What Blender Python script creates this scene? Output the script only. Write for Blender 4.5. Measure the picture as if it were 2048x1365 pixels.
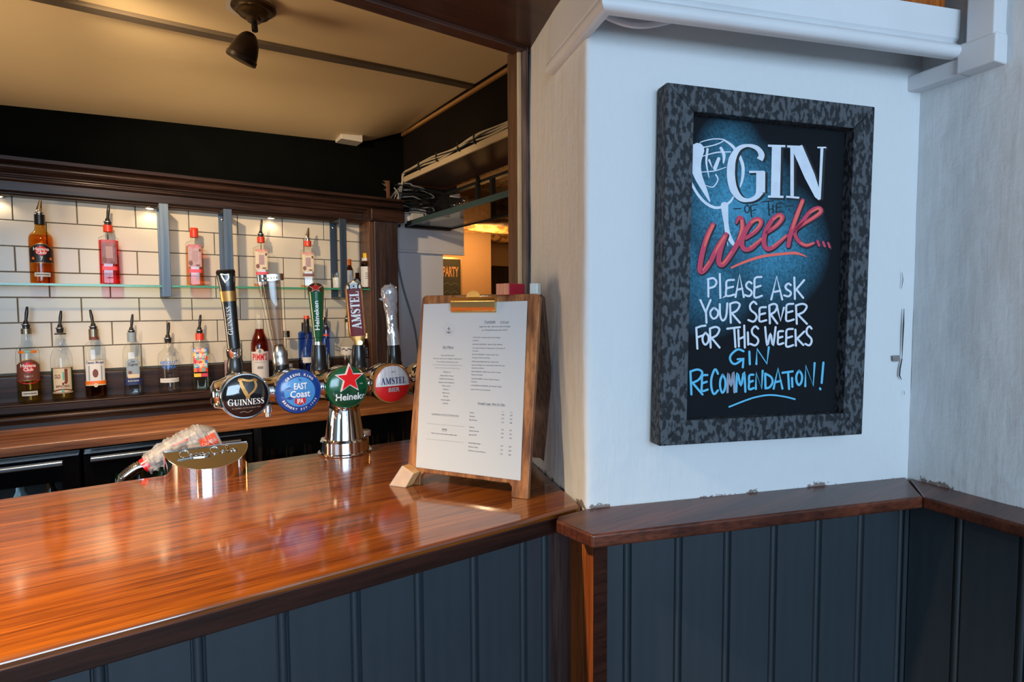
import bpy, bmesh, math, random
from mathutils import Vector, Matrix, noise
import numpy as np
random.seed(7)
R = math.radians
S = bpy.context.scene
COL = S.collection
for o in list(bpy.data.objects): bpy.data.objects.remove(o, do_unlink=True)

# ------------------------------------------------------------------ camera
H = 1.427                     # eye height
F = 1138.0                    # focal length in pixels of the 2048-wide frame
YAW, PIT, ROL = R(55.331), R(3.2266), R(-0.3473)
_f = np.array([math.cos(YAW)*math.cos(PIT), math.sin(YAW)*math.cos(PIT), -math.sin(PIT)])
_r = np.array([math.sin(YAW), -math.cos(YAW), 0.0]); _u = np.cross(_r, _f)
_r2 = math.cos(ROL)*_r + math.sin(ROL)*_u; _u2 = -math.sin(ROL)*_r + math.cos(ROL)*_u
cd = bpy.data.cameras.new('camera'); cam = bpy.data.objects.new('camera', cd); COL.objects.link(cam)
cd.sensor_fit = 'HORIZONTAL'; cd.sensor_width = 36.0; cd.lens = F*36.0/2048; cd.clip_start = 0.02
cam.matrix_world = Matrix(((_r2[0], _u2[0], -_f[0], 0), (_r2[1], _u2[1], -_f[1], 0), (_r2[2], _u2[2], -_f[2], H), (0, 0, 0, 1)))
S.camera = cam
def ray(x, y): return _r2*((x-1024)/F) - _u2*((y-682.5)/F) + _f
C0 = np.array([0, 0, H])
def onz(x, y, z): r = ray(x, y); return C0 + r*((z-H)/r[2])
def ony(x, y, Y): r = ray(x, y); return C0 + r*(Y/r[1])
def onx(x, y, X): r = ray(x, y); return C0 + r*(X/r[0])
def onpl(x, y, P, n): r = ray(x, y); return C0 + r*(np.dot(np.array(P)-C0, n)/np.dot(r, n))

# ------------------------------------------------------------------ world, lights, exposure
w = bpy.data.worlds.new('world'); S.world = w; w.use_nodes = True
w.node_tree.nodes['Background'].inputs[0].default_value = (0.55, 0.72, 1, 1)
w.node_tree.nodes['Background'].inputs[1].default_value = 0.10
S.view_settings.view_transform = 'Standard'; S.view_settings.look = 'None'
S.view_settings.gamma = 1.0; S.view_settings.use_curve_mapping = False
S.view_settings.exposure = 0.0
def light(name, typ, loc, energy, color, target=None, size=None, size_y=None, radius=None, spot=None, blend=0.5):
    l = bpy.data.lights.new(name, typ); l.energy = energy; l.color = color
    if typ == 'AREA':
        l.shape = 'RECTANGLE' if size_y else 'SQUARE'; l.size = size
        if size_y: l.size_y = size_y
    else: l.shadow_soft_size = radius or 0.05
    if typ == 'SPOT': l.spot_size = R(spot or 60); l.spot_blend = blend
    o = bpy.data.objects.new(name, l); COL.objects.link(o); o.location = loc
    if target is not None:
        o.rotation_euler = (Vector(target)-Vector(loc)).to_track_quat('-Z', 'Y').to_euler()
    return o
COOL = (0.55, 0.765, 1.0); WARM = (1.0, 0.72, 0.42); AMBER = (1.0, 0.48, 0.14)
light('window_daylight', 'AREA', (-0.70, -2.95, 1.72), 128, COOL, (0.75, 0.6, 1.35), 2.2, 1.4)
light('added_side_fill', 'AREA', (-3.1, -1.2, 1.7), 9, COOL, (0.9, 0.5, 1.4), 1.3, 1.3)  # added cool fill for the right wall and reveal, from an invented window
light('wall_lamp_light', 'POINT', (-1.9, -1.1, 2.0), 4, WARM, radius=0.06)
light('soffit_downlight', 'SPOT', (-0.50, 0.82, 1.95), 188, WARM, (-0.38, 0.80, 1.1), radius=0.025, spot=117, blend=1.0)
light('bar_spot_light', 'SPOT', (-0.12, 1.72, 2.19), 68, WARM, (0.95, 2.95, 1.35), radius=0.03, spot=100, blend=0.8)
light('added_worktop_fill', 'SPOT', (-0.25, 2.15, 2.15), 46, WARM, (-0.02, 2.58, 0.98), radius=0.03, spot=62, blend=0.9)  # unseen fill added to brighten the back worktop
light('added_ceiling_fill', 'SPOT', (-1.15, 1.75, 1.25), 66, WARM, (0.65, 1.85, 2.30), radius=0.30, spot=108, blend=0.8)  # unseen warm fill added to lift the ceiling
light('far_room_light', 'POINT', (2.3, 3.55, 1.95), 12, AMBER, radius=0.08)

# ------------------------------------------------------------------ materials
def mat(name, color=(.8, .8, .8), rough=.5, metal=0.0, coat=0.0, coat_rough=.1, spec=.5, emit=None, estr=0, noise_amt=0, noise_scale=8,
        bump=0, bump_scale=40, stretch=(1, 1, 1), color2=None, ramp=(.35, .65), detail=4, rough_var=0):
    m = bpy.data.materials.new(name); m.use_nodes = True
    nt = m.node_tree; b = nt.nodes['Principled BSDF']
    b.inputs['Base Color'].default_value = (*color, 1); b.inputs['Roughness'].default_value = rough
    b.inputs['Metallic'].default_value = metal; b.inputs['Coat Weight'].default_value = coat
    b.inputs['Coat Roughness'].default_value = coat_rough; b.inputs['Specular IOR Level'].default_value = spec
    if emit: b.inputs['Emission Color'].default_value = (*emit, 1); b.inputs['Emission Strength'].default_value = estr
    if color2 or bump or rough_var:
        tc = nt.nodes.new('ShaderNodeTexCoord'); mp = nt.nodes.new('ShaderNodeMapping')
        mp.inputs['Scale'].default_value = stretch; nt.links.new(tc.outputs['Object'], mp.inputs['Vector'])
    if color2 or rough_var:
        n = nt.nodes.new('ShaderNodeTexNoise'); n.inputs['Scale'].default_value = noise_scale; n.inputs['Detail'].default_value = detail
        nt.links.new(mp.outputs[0], n.inputs['Vector'])
    if color2:
        cr = nt.nodes.new('ShaderNodeValToRGB'); cr.color_ramp.elements[0].position = ramp[0]; cr.color_ramp.elements[1].position = ramp[1]
        cr.color_ramp.elements[0].color = (*color, 1); cr.color_ramp.elements[1].color = (*color2, 1)
        nt.links.new(n.outputs['Fac'], cr.inputs[0]); nt.links.new(cr.outputs[0], b.inputs['Base Color'])
    if rough_var:
        mr = nt.nodes.new('ShaderNodeMapRange'); mr.inputs[1].default_value = .3; mr.inputs[2].default_value = .7
        mr.inputs[3].default_value = rough-rough_var; mr.inputs[4].default_value = rough+rough_var
        nt.links.new(n.outputs['Fac'], mr.inputs[0]); nt.links.new(mr.outputs[0], b.inputs['Roughness'])
    if bump:
        n2 = nt.nodes.new('ShaderNodeTexNoise'); n2.inputs['Scale'].default_value = bump_scale; n2.inputs['Detail'].default_value = 6
        bp = nt.nodes.new('ShaderNodeBump'); bp.inputs['Strength'].default_value = bump; bp.inputs['Distance'].default_value = .002
        nt.links.new(mp.outputs[0], n2.inputs['Vector']); nt.links.new(n2.outputs['Fac'], bp.inputs['Height']); nt.links.new(bp.outputs[0], b.inputs['Normal'])
    return m
def wood(name, dark, light_, axis, rough=.3, coat=.6, coat_rough=.12, scale=9, spec=.5, tight=10, bump=.08):
    st = [tight, tight, tight]; st[axis] = .8
    m = mat(name, dark, rough, coat=coat, coat_rough=coat_rough, spec=spec, color2=light_, noise_scale=scale, stretch=st, ramp=(.36, .66), detail=8, bump=bump, bump_scale=30)
    nt = m.node_tree; b = nt.nodes['Principled BSDF']        # fine pores over the broad figure
    tc = [n for n in nt.nodes if n.type == 'TEX_COORD'][0]; cr = [n for n in nt.nodes if n.type == 'VALTORGB'][0]
    mp = nt.nodes.new('ShaderNodeMapping'); st2 = [190]*3; st2[axis] = 9; mp.inputs['Scale'].default_value = st2
    n = nt.nodes.new('ShaderNodeTexNoise'); n.inputs['Scale'].default_value = 1; n.inputs['Detail'].default_value = 2
    nt.links.new(tc.outputs['Object'], mp.inputs['Vector']); nt.links.new(mp.outputs[0], n.inputs['Vector'])
    c2 = nt.nodes.new('ShaderNodeValToRGB'); c2.color_ramp.elements[0].position = .34; c2.color_ramp.elements[1].position = .56
    c2.color_ramp.elements[0].color = (.45, .42, .4, 1); c2.color_ramp.elements[1].color = (1, 1, 1, 1)
    mx = nt.nodes.new('ShaderNodeMix'); mx.data_type = 'RGBA'; mx.blend_type = 'MULTIPLY'; mx.inputs['Factor'].default_value = .8
    nt.links.new(n.outputs['Fac'], c2.inputs[0]); nt.links.new(cr.outputs[0], mx.inputs['A']); nt.links.new(c2.outputs[0], mx.inputs['B'])
    nt.links.new(mx.outputs['Result'], b.inputs['Base Color'])
    return m
def glass(name, tint=(1, 1, 1), gloss=.06, edge=None, rough=.02, blur=0):
    m = bpy.data.materials.new(name); m.use_nodes = True; nt = m.node_tree; nt.nodes.clear()
    out = nt.nodes.new('ShaderNodeOutputMaterial'); tr = nt.nodes.new('ShaderNodeBsdfTransparent'); gl = nt.nodes.new('ShaderNodeBsdfGlossy')
    lw = nt.nodes.new('ShaderNodeLayerWeight'); lw.inputs['Blend'].default_value = .35
    mx = nt.nodes.new('ShaderNodeMixShader'); gl.inputs['Roughness'].default_value = rough
    pw = nt.nodes.new('ShaderNodeMath'); pw.operation = 'POWER'; pw.inputs[1].default_value = 4; ma = nt.nodes.new('ShaderNodeMath'); ma.operation = 'MULTIPLY_ADD'
    ma.inputs[1].default_value = .42; ma.inputs[2].default_value = .035; lf = nt.nodes.new('ShaderNodeLayerWeight'); lf.inputs['Blend'].default_value = .5
    nt.links.new(lf.outputs['Facing'], pw.inputs[0]); nt.links.new(pw.outputs[0], ma.inputs[0]); nt.links.new(ma.outputs[0], mx.inputs[0])
    cr = nt.nodes.new('ShaderNodeValToRGB'); cr.color_ramp.elements[0].position = .5; cr.color_ramp.elements[1].position = 1.0
    cr.color_ramp.elements[0].color = (*tint, 1); cr.color_ramp.elements[1].color = (*(edge or tuple(t*.55 for t in tint)), 1)
    nt.links.new(lw.outputs['Facing'], cr.inputs[0]); nt.links.new(cr.outputs[0], tr.inputs['Color'])
    nt.links.new(tr.outputs[0], mx.inputs[1]); nt.links.new(gl.outputs[0], mx.inputs[2]); nt.links.new(mx.outputs[0], out.inputs[0])
    return m
M = {}
M['counter'] = wood('mahogany_counter', (.135, .029, .0026), (.245, .066, .0046), 0, rough=.42, coat=1.0, coat_rough=.10, scale=3.4, tight=20, spec=.08, bump=.025)
M['counter'].node_tree.nodes['Principled BSDF'].inputs['Coat IOR'].default_value = 1.85
M['ledge'] = wood('dark_mahogany', (.058, .014, .007), (.14, .036, .015), 0, rough=.40, coat=.3, coat_rough=.2, spec=.35, scale=2, tight=14)
M['dark_edge_wood'] = wood('dark_edge_wood', (.022, .006, .003), (.055, .015, .007), 0, rough=.45, coat=.1, scale=2, tight=14, spec=.25)  # darker mahogany; on the counter edge its tone stands for shade
M['endwood'] = wood('red_brown_board', (.20, .042, .006), (.50, .14, .020), 2, rough=.5, coat=.05, spec=.25, scale=2, tight=14)
M['darkwood'] = wood('dark_oak', (.018, .010, .008), (.052, .025, .017), 0, rough=.42, coat=.22, coat_rough=.2, scale=2, tight=14, spec=.15)
M['darkwood_v'] = wood('dark_oak_upright', (.020, .012, .012), (.060, .036, .034), 2, rough=.42, coat=.3, coat_rough=.2, scale=2, tight=13)
M['soffit'] = wood('soffit_wood', (.030, .010, .006), (.075, .024, .012), 0, rough=.45, coat=.3, scale=1.5, tight=8)
M['worktop'] = wood('orange_worktop', (.22, .075, .025), (.50, .20, .075), 0, rough=.35, coat=.5, coat_rough=.2, scale=2, tight=12)
M['postwood'] = wood('post_wood', (.06, .022, .008), (.17, .064, .022), 2, rough=.5, coat=.2, scale=2, tight=12)
M['walnut'] = wood('walnut_board', (.15, .046, .013), (.42, .165, .052), 2, rough=.45, coat=.2, scale=2.4, tight=22)
M['walnut_dark'] = wood('walnut_back', (.07, .030, .015), (.15, .065, .035), 2, rough=.5, coat=.1, scale=2, tight=16)
M['navy'] = mat('navy_paint', (.021, .030, .038), .45, coat=.1, coat_rough=.3, color2=(.026, .036, .045), noise_scale=5, bump=.10, bump_scale=8, stretch=(9, 9, 1))
M['black_wall'] = mat('black_green_paint', (.0015, .0022, .002), .8, spec=.05, color2=(.0025, .0035, .003), noise_scale=5)
M['grout'] = mat('grout', (.16, .14, .11), .8, color2=(.22, .19, .15), noise_scale=60)
M['tile'] = mat('cream_tile', (.63, .565, .455), .20, spec=.26, color2=(.66, .595, .485), noise_scale=3, bump=.12, bump_scale=7)
M['ceiling'] = mat('cream_ceiling', (.70, .55, .32), .75, color2=(.75, .60, .36), noise_scale=2, bump=.3, bump_scale=6)
M['batten'] = mat('painted_batten', (.085, .066, .046), .6, color2=(.11, .085, .06), noise_scale=6)
M['steel'] = mat('brushed_steel', (.085, .115, .15), .48, 1.0, color2=(.12, .155, .20), noise_scale=3, stretch=(40, 40, 1), bump=.04)
M['chrome'] = mat('chrome', (.86, .86, .87), .06, 1.0)
M['satin'] = mat('satin_chrome', (.62, .62, .63), .3, 1.0)
M['brass'] = mat('brass', (.72, .50, .20), .24, 1.0)
M['gold'] = mat('gold_paint', (.52, .27, .08), .36, .7)
M['goldlight'] = mat('pale_gold', (.72, .56, .36), .3, .6)
M['bronze'] = mat('bronze', (.20, .12, .06), .38, .9)
M['black'] = mat('black_plastic', (.010, .010, .011), .28, coat=.3)
M['blackgloss'] = mat('black_gloss', (.006, .006, .008), .08, coat=1, coat_rough=.03)
M['blackmatte'] = mat('black_matte', (.008, .008, .009), .6)
M['white_plastic'] = mat('white_plastic', (.60, .58, .54), .45)
M['offwhite'] = mat('off_white_paint', (.80, .80, .84), .55, color2=(.84, .84, .87), noise_scale=4, bump=.25, bump_scale=14)
M['paper'] = mat('paper', (.46, .475, .49), .7)
M['ink'] = mat('ink', (.035, .035, .04), .7)
M['inkgrey'] = mat('ink_grey', (.25, .25, .26), .7)
M['clear'] = glass('clear_glass', (.985, .992, .985), edge=(.52, .56, .52))
M['frost'] = mat('cling_film', (.66, .65, .64), .2, coat=.5)
M['frost'].node_tree.nodes['Principled BSDF'].inputs['Alpha'].default_value = .34
M['acrylic'] = glass('acrylic', (.96, .96, .96), edge=(.7, .7, .68))
M['glass_green'] = glass('shelf_glass', (.90, .975, .94), edge=(.35, .62, .52))
M['glass_edge'] = mat('shelf_glass_edge', (.045, .27, .165), .2, spec=.6, emit=None)
M['dark_glass'] = glass('fridge_glass', (.80, .84, .86), edge=(.4, .42, .44))
M['red'] = mat('red_print', (.62, .012, .012), .35)
M['brightred'] = mat('bright_red', (.85, .010, .010), .25, coat=.5)
M['deepred'] = mat('deep_red', (.17, .006, .008), .45, spec=.25)
M['white'] = mat('white_print', (.82, .82, .80), .45)
M['blue'] = mat('blue_print', (.010, .055, .27), .25, coat=.6)
M['midblue'] = mat('mid_blue_print', (.06, .27, .62), .25, coat=.6)
M['navyprint'] = mat('navy_print', (.012, .022, .10), .4)
M['green'] = mat('green_print', (.004, .095, .030), .22, coat=.6)
M['green2'] = mat('green_light', (.006, .15, .045), .22, coat=.6)
M['greendark'] = mat('green_dark', (.003, .058, .024), .22, coat=.6)
M['cablew'] = mat('cable_cream', (.42, .36, .26), .5)
M['cableg'] = mat('cable_grey', (.23, .26, .28), .5)
M['cablek'] = mat('cable_black', (.012, .013, .015), .5)
M['teal_steel'] = mat('teal_steel', (.075, .135, .155), .3, .55)
M['amberwall'] = mat('amber_plaster', (.58, .40, .24), .7, color2=(.62, .44, .27), noise_scale=3, bump=.3, bump_scale=9)
M['roughbeam'] = mat('rough_beam', (.22, .12, .045), .7, color2=(.58, .36, .15), noise_scale=22, bump=1, bump_scale=30, ramp=(.42, .55))
M['floor'] = wood('floor_boards', (.055, .028, .015), (.11, .055, .03), 0, rough=.5, coat=.1, scale=2, tight=10)
M['roomwall'] = mat('room_wall', (.50, .47, .42), .8)
M['lab_grey'] = mat('lab_grey', (.38, .40, .44), .5)
M['chalkblue'] = mat('chalk_blue', (.11, .48, .72), .75)
M['chalkwhite'] = mat('chalk_white', (.66, .72, .80), .75, color2=(.60, .66, .76), noise_scale=60)
M['chalkgrey'] = mat('chalk_grey', (.30, .33, .42), .75)
M['chalkblack'] = mat('chalk_black', (.008, .010, .013), .75)
M['coral'] = mat('coral_paint', (.86, .135, .105), .7)
M['magenta'] = mat('magenta_paint', (.56, .045, .10), .7)

def plaster(name, c, brush=True):
    m = mat(name, c, .62, spec=.3)
    nt = m.node_tree; b = nt.nodes['Principled BSDF']; L = nt.links
    tc = nt.nodes.new('ShaderNodeTexCoord'); mp = nt.nodes.new('ShaderNodeMapping'); mp.inputs['Scale'].default_value = (60, 60, 9)
    L.new(tc.outputs['Object'], mp.inputs[0])
    n1 = nt.nodes.new('ShaderNodeTexNoise'); n1.inputs['Scale'].default_value = 1; n1.inputs['Detail'].default_value = 5
    n2 = nt.nodes.new('ShaderNodeTexNoise'); n2.inputs['Scale'].default_value = 26; n2.inputs['Detail'].default_value = 5
    L.new(mp.outputs[0], n1.inputs[0]); L.new(tc.outputs['Object'], n2.inputs[0])
    b1 = nt.nodes.new('ShaderNodeBump'); b1.inputs['Strength'].default_value = .55; b1.inputs['Distance'].default_value = .0028
    b2 = nt.nodes.new('ShaderNodeBump'); b2.inputs['Strength'].default_value = .5; b2.inputs['Distance'].default_value = .0045
    L.new(n1.outputs['Fac'], b1.inputs['Height']); L.new(n2.outputs['Fac'], b2.inputs['Height'])
    L.new(b1.outputs[0], b2.inputs['Normal']); L.new(b2.outputs[0], b.inputs['Normal'])
    # bare scuffed patches low down, just above the ledge
    sx = nt.nodes.new('ShaderNodeSeparateXYZ'); L.new(tc.outputs['Object'], sx.inputs[0])
    mr = nt.nodes.new('ShaderNodeMapRange'); mr.inputs[1].default_value = 1.10; mr.inputs[2].default_value = 1.145; mr.inputs[3].default_value = .135; mr.inputs[4].default_value = -.28
    L.new(sx.outputs['Z'], mr.inputs[0])
    n3 = nt.nodes.new('ShaderNodeTexNoise'); n3.inputs['Scale'].default_value = 9; n3.inputs['Detail'].default_value = 12; n3.inputs['Roughness'].default_value = .75
    L.new(tc.outputs['Object'], n3.inputs[0])
    ad = nt.nodes.new('ShaderNodeMath'); ad.operation = 'ADD'; L.new(n3.outputs['Fac'], ad.inputs[0]); L.new(mr.outputs[0], ad.inputs[1])
    cr = nt.nodes.new('ShaderNodeValToRGB'); cr.color_ramp.elements[0].position = .655; cr.color_ramp.elements[1].position = .67
    cr.color_ramp.elements[0].color = (*c, 1); cr.color_ramp.elements[1].color = (.20, .16, .14, 1)
    L.new(ad.outputs[0], cr.inputs[0]); L.new(cr.outputs[0], b.inputs['Base Color'])
    return m
M['plaster'] = plaster('white_plaster', (.64, .66, .67))
M['trimwhite'] = mat('white_gloss_trim', (.62, .63, .65), .42, color2=(.66, .67, .69), noise_scale=7, bump=.25, bump_scale=16)

def slate_mat():
    m = mat('painted_slate', (.007, .009, .012), .8, spec=.12); nt = m.node_tree; b = nt.nodes['Principled BSDF']; L = nt.links
    tc = nt.nodes.new('ShaderNodeTexCoord')
    acc = None
    for (cx, cz, rad, s) in ((.15, .395, .125, .95), (.13, .48, .07, .55), (.22, .33, .12, .75), (.035, .30, .07, .65), (.10, .27, .10, .5)):
        mp = nt.nodes.new('ShaderNodeMapping'); mp.inputs['Location'].default_value = (-cx/rad, 0, -cz/rad); mp.inputs['Scale'].default_value = (1/rad, 0, 1/rad)
        g = nt.nodes.new('ShaderNodeTexGradient'); g.gradient_type = 'SPHERICAL'; L.new(tc.outputs['Object'], mp.inputs[0]); L.new(mp.outputs[0], g.inputs[0])
        k = nt.nodes.new('ShaderNodeMath'); k.operation = 'MULTIPLY'; k.inputs[1].default_value = s; L.new(g.outputs['Fac'], k.inputs[0])
        if acc is None: acc = k
        else:
            a = nt.nodes.new('ShaderNodeMath'); a.operation = 'MAXIMUM'; L.new(acc.outputs[0], a.inputs[0]); L.new(k.outputs[0], a.inputs[1]); acc = a
    n = nt.nodes.new('ShaderNodeTexNoise'); n.inputs['Scale'].default_value = 260; L.new(tc.outputs['Object'], n.inputs[0])
    mm = nt.nodes.new('ShaderNodeMath'); mm.operation = 'MULTIPLY'; L.new(acc.outputs[0], mm.inputs[0]); L.new(n.outputs['Fac'], mm.inputs[1])
    cr = nt.nodes.new('ShaderNodeValToRGB'); cr.color_ramp.elements[0].color = (.007, .009, .012, 1); cr.color_ramp.elements[1].color = (.065, .27, .42, 1)
    cr.color_ramp.elements[1].position = .40
    L.new(mm.outputs[0], cr.inputs[0]); L.new(cr.outputs[0], b.inputs['Base Color'])
    return m
M['slate'] = slate_mat()
M['board_frame'] = mat('weathered_black_frame', (.014, .017, .021), .65, spec=.25, color2=(.072, .082, .094), noise_scale=190, ramp=(.46, .55), detail=6, stretch=(.8, 1, .45), bump=.5, bump_scale=80)

# ------------------------------------------------------------------ mesh helpers
class MB:
    def __init__(s): s.v = []; s.f = []
    def add(s, v, f):
        o = len(s.v); s.v += [tuple(float(c) for c in p) for p in v]; s.f += [tuple(i+o for i in q) for q in f]; return s
    def box(s, x0, x1, y0, y1, z0, z1):
        return s.add([(x0, y0, z0), (x1, y0, z0), (x1, y1, z0), (x0, y1, z0), (x0, y0, z1), (x1, y0, z1), (x1, y1, z1), (x0, y1, z1)],
                     [(0, 3, 2, 1), (4, 5, 6, 7), (0, 1, 5, 4), (1, 2, 6, 5), (2, 3, 7, 6), (3, 0, 4, 7)])
    def prism(s, poly, z0, z1):
        n = len(poly); a = sum(poly[i][0]*poly[(i+1) % n][1]-poly[(i+1) % n][0]*poly[i][1] for i in range(n))
        if a < 0: poly = poly[::-1]
        return s.add([(x, y, z0) for x, y in poly]+[(x, y, z1) for x, y in poly],
                     [tuple(range(n))[::-1], tuple(range(n, 2*n))]+[(i, (i+1) % n, n+(i+1) % n, n+i) for i in range(n)])
    def sweep(s, prof, A, B, up=(0, 0, 1), out=None):
        """profile (o,z) points extruded from A to B; o runs along the horizontal vector out"""
        A = Vector(A); B = Vector(B); out = Vector(out).normalized(); up = Vector(up); n = len(prof)
        vs = [A+out*o+up*z for o, z in prof]+[B+out*o+up*z for o, z in prof]
        return s.add(vs, [tuple(range(n)), tuple(range(n, 2*n))[::-1]]+[(i, n+i, n+(i+1) % n, (i+1) % n) for i in range(n)])
    def lathe(s, prof, seg=24, c=(0, 0, 0), axis='z', cap=True):
        vs = []; n = len(prof)
        for r, h in prof:
            for k in range(seg):
                a = 2*math.pi*k/seg; x, y = r*math.cos(a), r*math.sin(a)
                p = (x, y, h) if axis == 'z' else ((x, -h, y) if axis == '-y' else (h, x, y))
                vs.append((p[0]+c[0], p[1]+c[1], p[2]+c[2]))
        fs = [(i*seg+k, i*seg+(k+1) % seg, (i+1)*seg+(k+1) % seg, (i+1)*seg+k) for i in range(n-1) for k in range(seg)]
        if cap: fs += [tuple(range(seg))[::-1], tuple(range((n-1)*seg, n*seg))]
        return s.add(vs, fs)
    def tube(s, path, r, seg=8, smooth=0, close_ends=True):
        P = [Vector(p) for p in path]
        if smooth: P = catmull(P, smooth)
        rr = r if isinstance(r, (list, tuple)) else [r]*len(P)
        if len(rr) != len(P): rr = list(np.interp(np.linspace(0, 1, len(P)), np.linspace(0, 1, len(rr)), rr))
        vs = []; u = None
        for i, p in enumerate(P):
            t = (P[min(i+1, len(P)-1)]-P[max(i-1, 0)]).normalized()
            if u is None:
                u = t.cross(Vector((0, 0, 1)))
                if u.length < .1: u = t.cross(Vector((0, 1, 0)))
            u = (u-t*u.dot(t)).normalized(); w_ = t.cross(u)
            for k in range(seg):
                a = 2*math.pi*k/seg; vs.append(p+(u*math.cos(a)+w_*math.sin(a))*rr[i])
        n = len(P); fs = [(i*seg+k, i*seg+(k+1) % seg, (i+1)*seg+(k+1) % seg, (i+1)*seg+k) for i in range(n-1) for k in range(seg)]
        fs += [tuple(range(seg))[::-1], tuple(range((n-1)*seg, n*seg))]
        return s.add(vs, fs)
    def se(s, rings, seg=28):
        """superellipse loft: rings of (z, halfwidth, halfdepth, power)"""
        vs = []
        for z, w_, d, p in rings:
            for k in range(seg):
                a = 2*math.pi*(k+.5)/seg; c, q = math.cos(a), math.sin(a)
                r = 1/((abs(c)/w_)**p+(abs(q)/d)**p)**(1/p); vs.append((r*c, r*q, z))
        n = len(rings); fs = [(i*seg+k, i*seg+(k+1) % seg, (i+1)*seg+(k+1) % seg, (i+1)*seg+k) for i in range(n-1) for k in range(seg)]
        fs += [tuple(range(seg))[::-1], tuple(range((n-1)*seg, n*seg))]
        return s.add(vs, fs)
    def build(s, name, m, parent=None, smooth=None, bevel=0, seg=2, loc=None):
        me = bpy.data.meshes.new(name); me.from_pydata(s.v, [], s.f); me.update()
        if bevel:
            bm = bmesh.new(); bm.from_mesh(me)
            es = [e for e in bm.edges if len(e.link_faces) == 2 and e.calc_face_angle(0) > .5]
            bmesh.ops.bevel(bm, geom=es, offset=bevel, segments=seg, affect='EDGES', profile=.6, clamp_overlap=True)
            bm.to_mesh(me); bm.free()
        if bevel:                                             # area-weighted normals keep the broad faces flat
            vn = np.zeros((len(me.vertices), 3))
            for p in me.polygons:
                q = np.array(p.normal)*p.area**2
                for i in p.vertices: vn[i] += q
            vn /= np.maximum(np.linalg.norm(vn, axis=1), 1e-20)[:, None]
            me.shade_smooth(); me.normals_split_custom_set_from_vertices(vn.tolist())
        elif smooth:
            me.shade_smooth(); me.set_sharp_from_angle(angle=R(smooth))
        me.materials.append(M[m] if isinstance(m, str) else m)
        return link(name, me, parent, loc)
def link(name, me, parent=None, loc=None):
    o = bpy.data.objects.new(name, me); COL.objects.link(o)
    if parent: o.parent = parent
    if loc is not None: o.location = loc
    return o
def tag(o, label=None, cat=None, group=None, kind=None):
    if label: o['label'] = label
    if cat: o['category'] = cat
    if group: o['group'] = group
    if kind: o['kind'] = kind
    return o
def struct(o): o['kind'] = 'structure'; return o
def thing(name, label, cat, loc=(0, 0, 0), rz=0, group=None):
    o = bpy.data.objects.new(name, None); COL.objects.link(o); o.location = loc; o.rotation_euler = (0, 0, rz); o.empty_display_size = .05
    return tag(o, label, cat, group)
def catmull(P, k=6):
    P = [Vector(p) for p in P]; out = []
    for i in range(len(P)-1):
        a = P[max(i-1, 0)]; b = P[i]; c = P[i+1]; d = P[min(i+2, len(P)-1)]
        for j in range(k):
            t = j/k; out.append(.5*((2*b)+(c-a)*t+(2*a-5*b+4*c-d)*t*t+(3*b-a-3*c+d)*t**3))
    out.append(P[-1]); return out
def ribbon(pts, wd, smooth=0, cap=True):
    """2-D stroke -> (verts2d, faces); wd a width or list of widths"""
    P = [Vector((p[0], p[1], 0)) for p in pts]; n0 = len(P)
    W = list(wd) if isinstance(wd, (list, tuple)) else [wd]*n0
    if smooth:
        P = catmull(P, smooth); W = list(np.interp(np.linspace(0, n0-1, len(P)), range(n0), W))
    vs = []; fs = []
    for i, p in enumerate(P):
        t = (P[min(i+1, len(P)-1)]-P[max(i-1, 0)]); t = t.normalized() if t.length > 1e-9 else Vector((1, 0, 0))
        nrm = Vector((-t.y, t.x, 0)); vs += [tuple((p+nrm*W[i]/2)[:2]), tuple((p-nrm*W[i]/2)[:2])]
    fs = [(2*i, 2*i+1, 2*i+3, 2*i+2) for i in range(len(P)-1)]
    if cap:
        for e, q in ((0, 1), (len(P)-1, len(P)-2)):
            t = (P[e]-P[q]); t = t.normalized() if t.length > 1e-9 else Vector((1, 0, 0)); nrm = Vector((-t.y, t.x, 0)); b = len(vs)
            vs += [tuple((P[e]+nrm*W[e]/2*math.cos(a)+t*W[e]/2*math.sin(a))[:2]) for a in [math.pi*j/5 for j in range(6)]]; fs.append(tuple(range(b, b+6)))
    return vs, fs
# block letters from the built-in typeface, all evaluated once
TXT = {}
def want(*ss, off=0.0):
    for s_ in ss: TXT[(s_, off)] = None
def make_texts():
    obs = []
    for (s_, off) in TXT:
        c = bpy.data.curves.new('t', 'FONT'); c.body = s_; c.size = 1; c.offset = off; c.resolution_u = 2; c.fill_mode = 'FRONT'
        o = bpy.data.objects.new('t', c); COL.objects.link(o); obs.append(((s_, off), o, c))
    bpy.context.view_layer.update(); dg = bpy.context.evaluated_depsgraph_get()
    for k, o, c in obs:
        me = bpy.data.meshes.new_from_object(o.evaluated_get(dg)); vs = [tuple(v.co[:2]) for v in me.vertices]; fs = [tuple(p.vertices) for p in me.polygons]
        TXT[k] = (vs, fs); bpy.data.meshes.remove(me)
    for k, o, c in obs: bpy.data.objects.remove(o, do_unlink=True); bpy.data.curves.remove(c)
def text(s_, h, x, y, off=0.0, align='c', sx=1.0, shear=0.0, width=None):
    """2-D text: cap height h, anchored at (x,y) baseline"""
    vs, fs = TXT[(s_, off)]
    if not vs: return [], []
    x0 = min(v[0] for v in vs); x1 = max(v[0] for v in vs); k = h/.69
    kx = k*sx
    if width: kx = width/(x1-x0)
    ox = {'c': -(x0+x1)/2, 'l': -x0, 'r': -x1}[align]
    return [(x+(v[0]+ox)*kx+shear*v[1]*k, y+v[1]*k) for v in vs], fs
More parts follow.
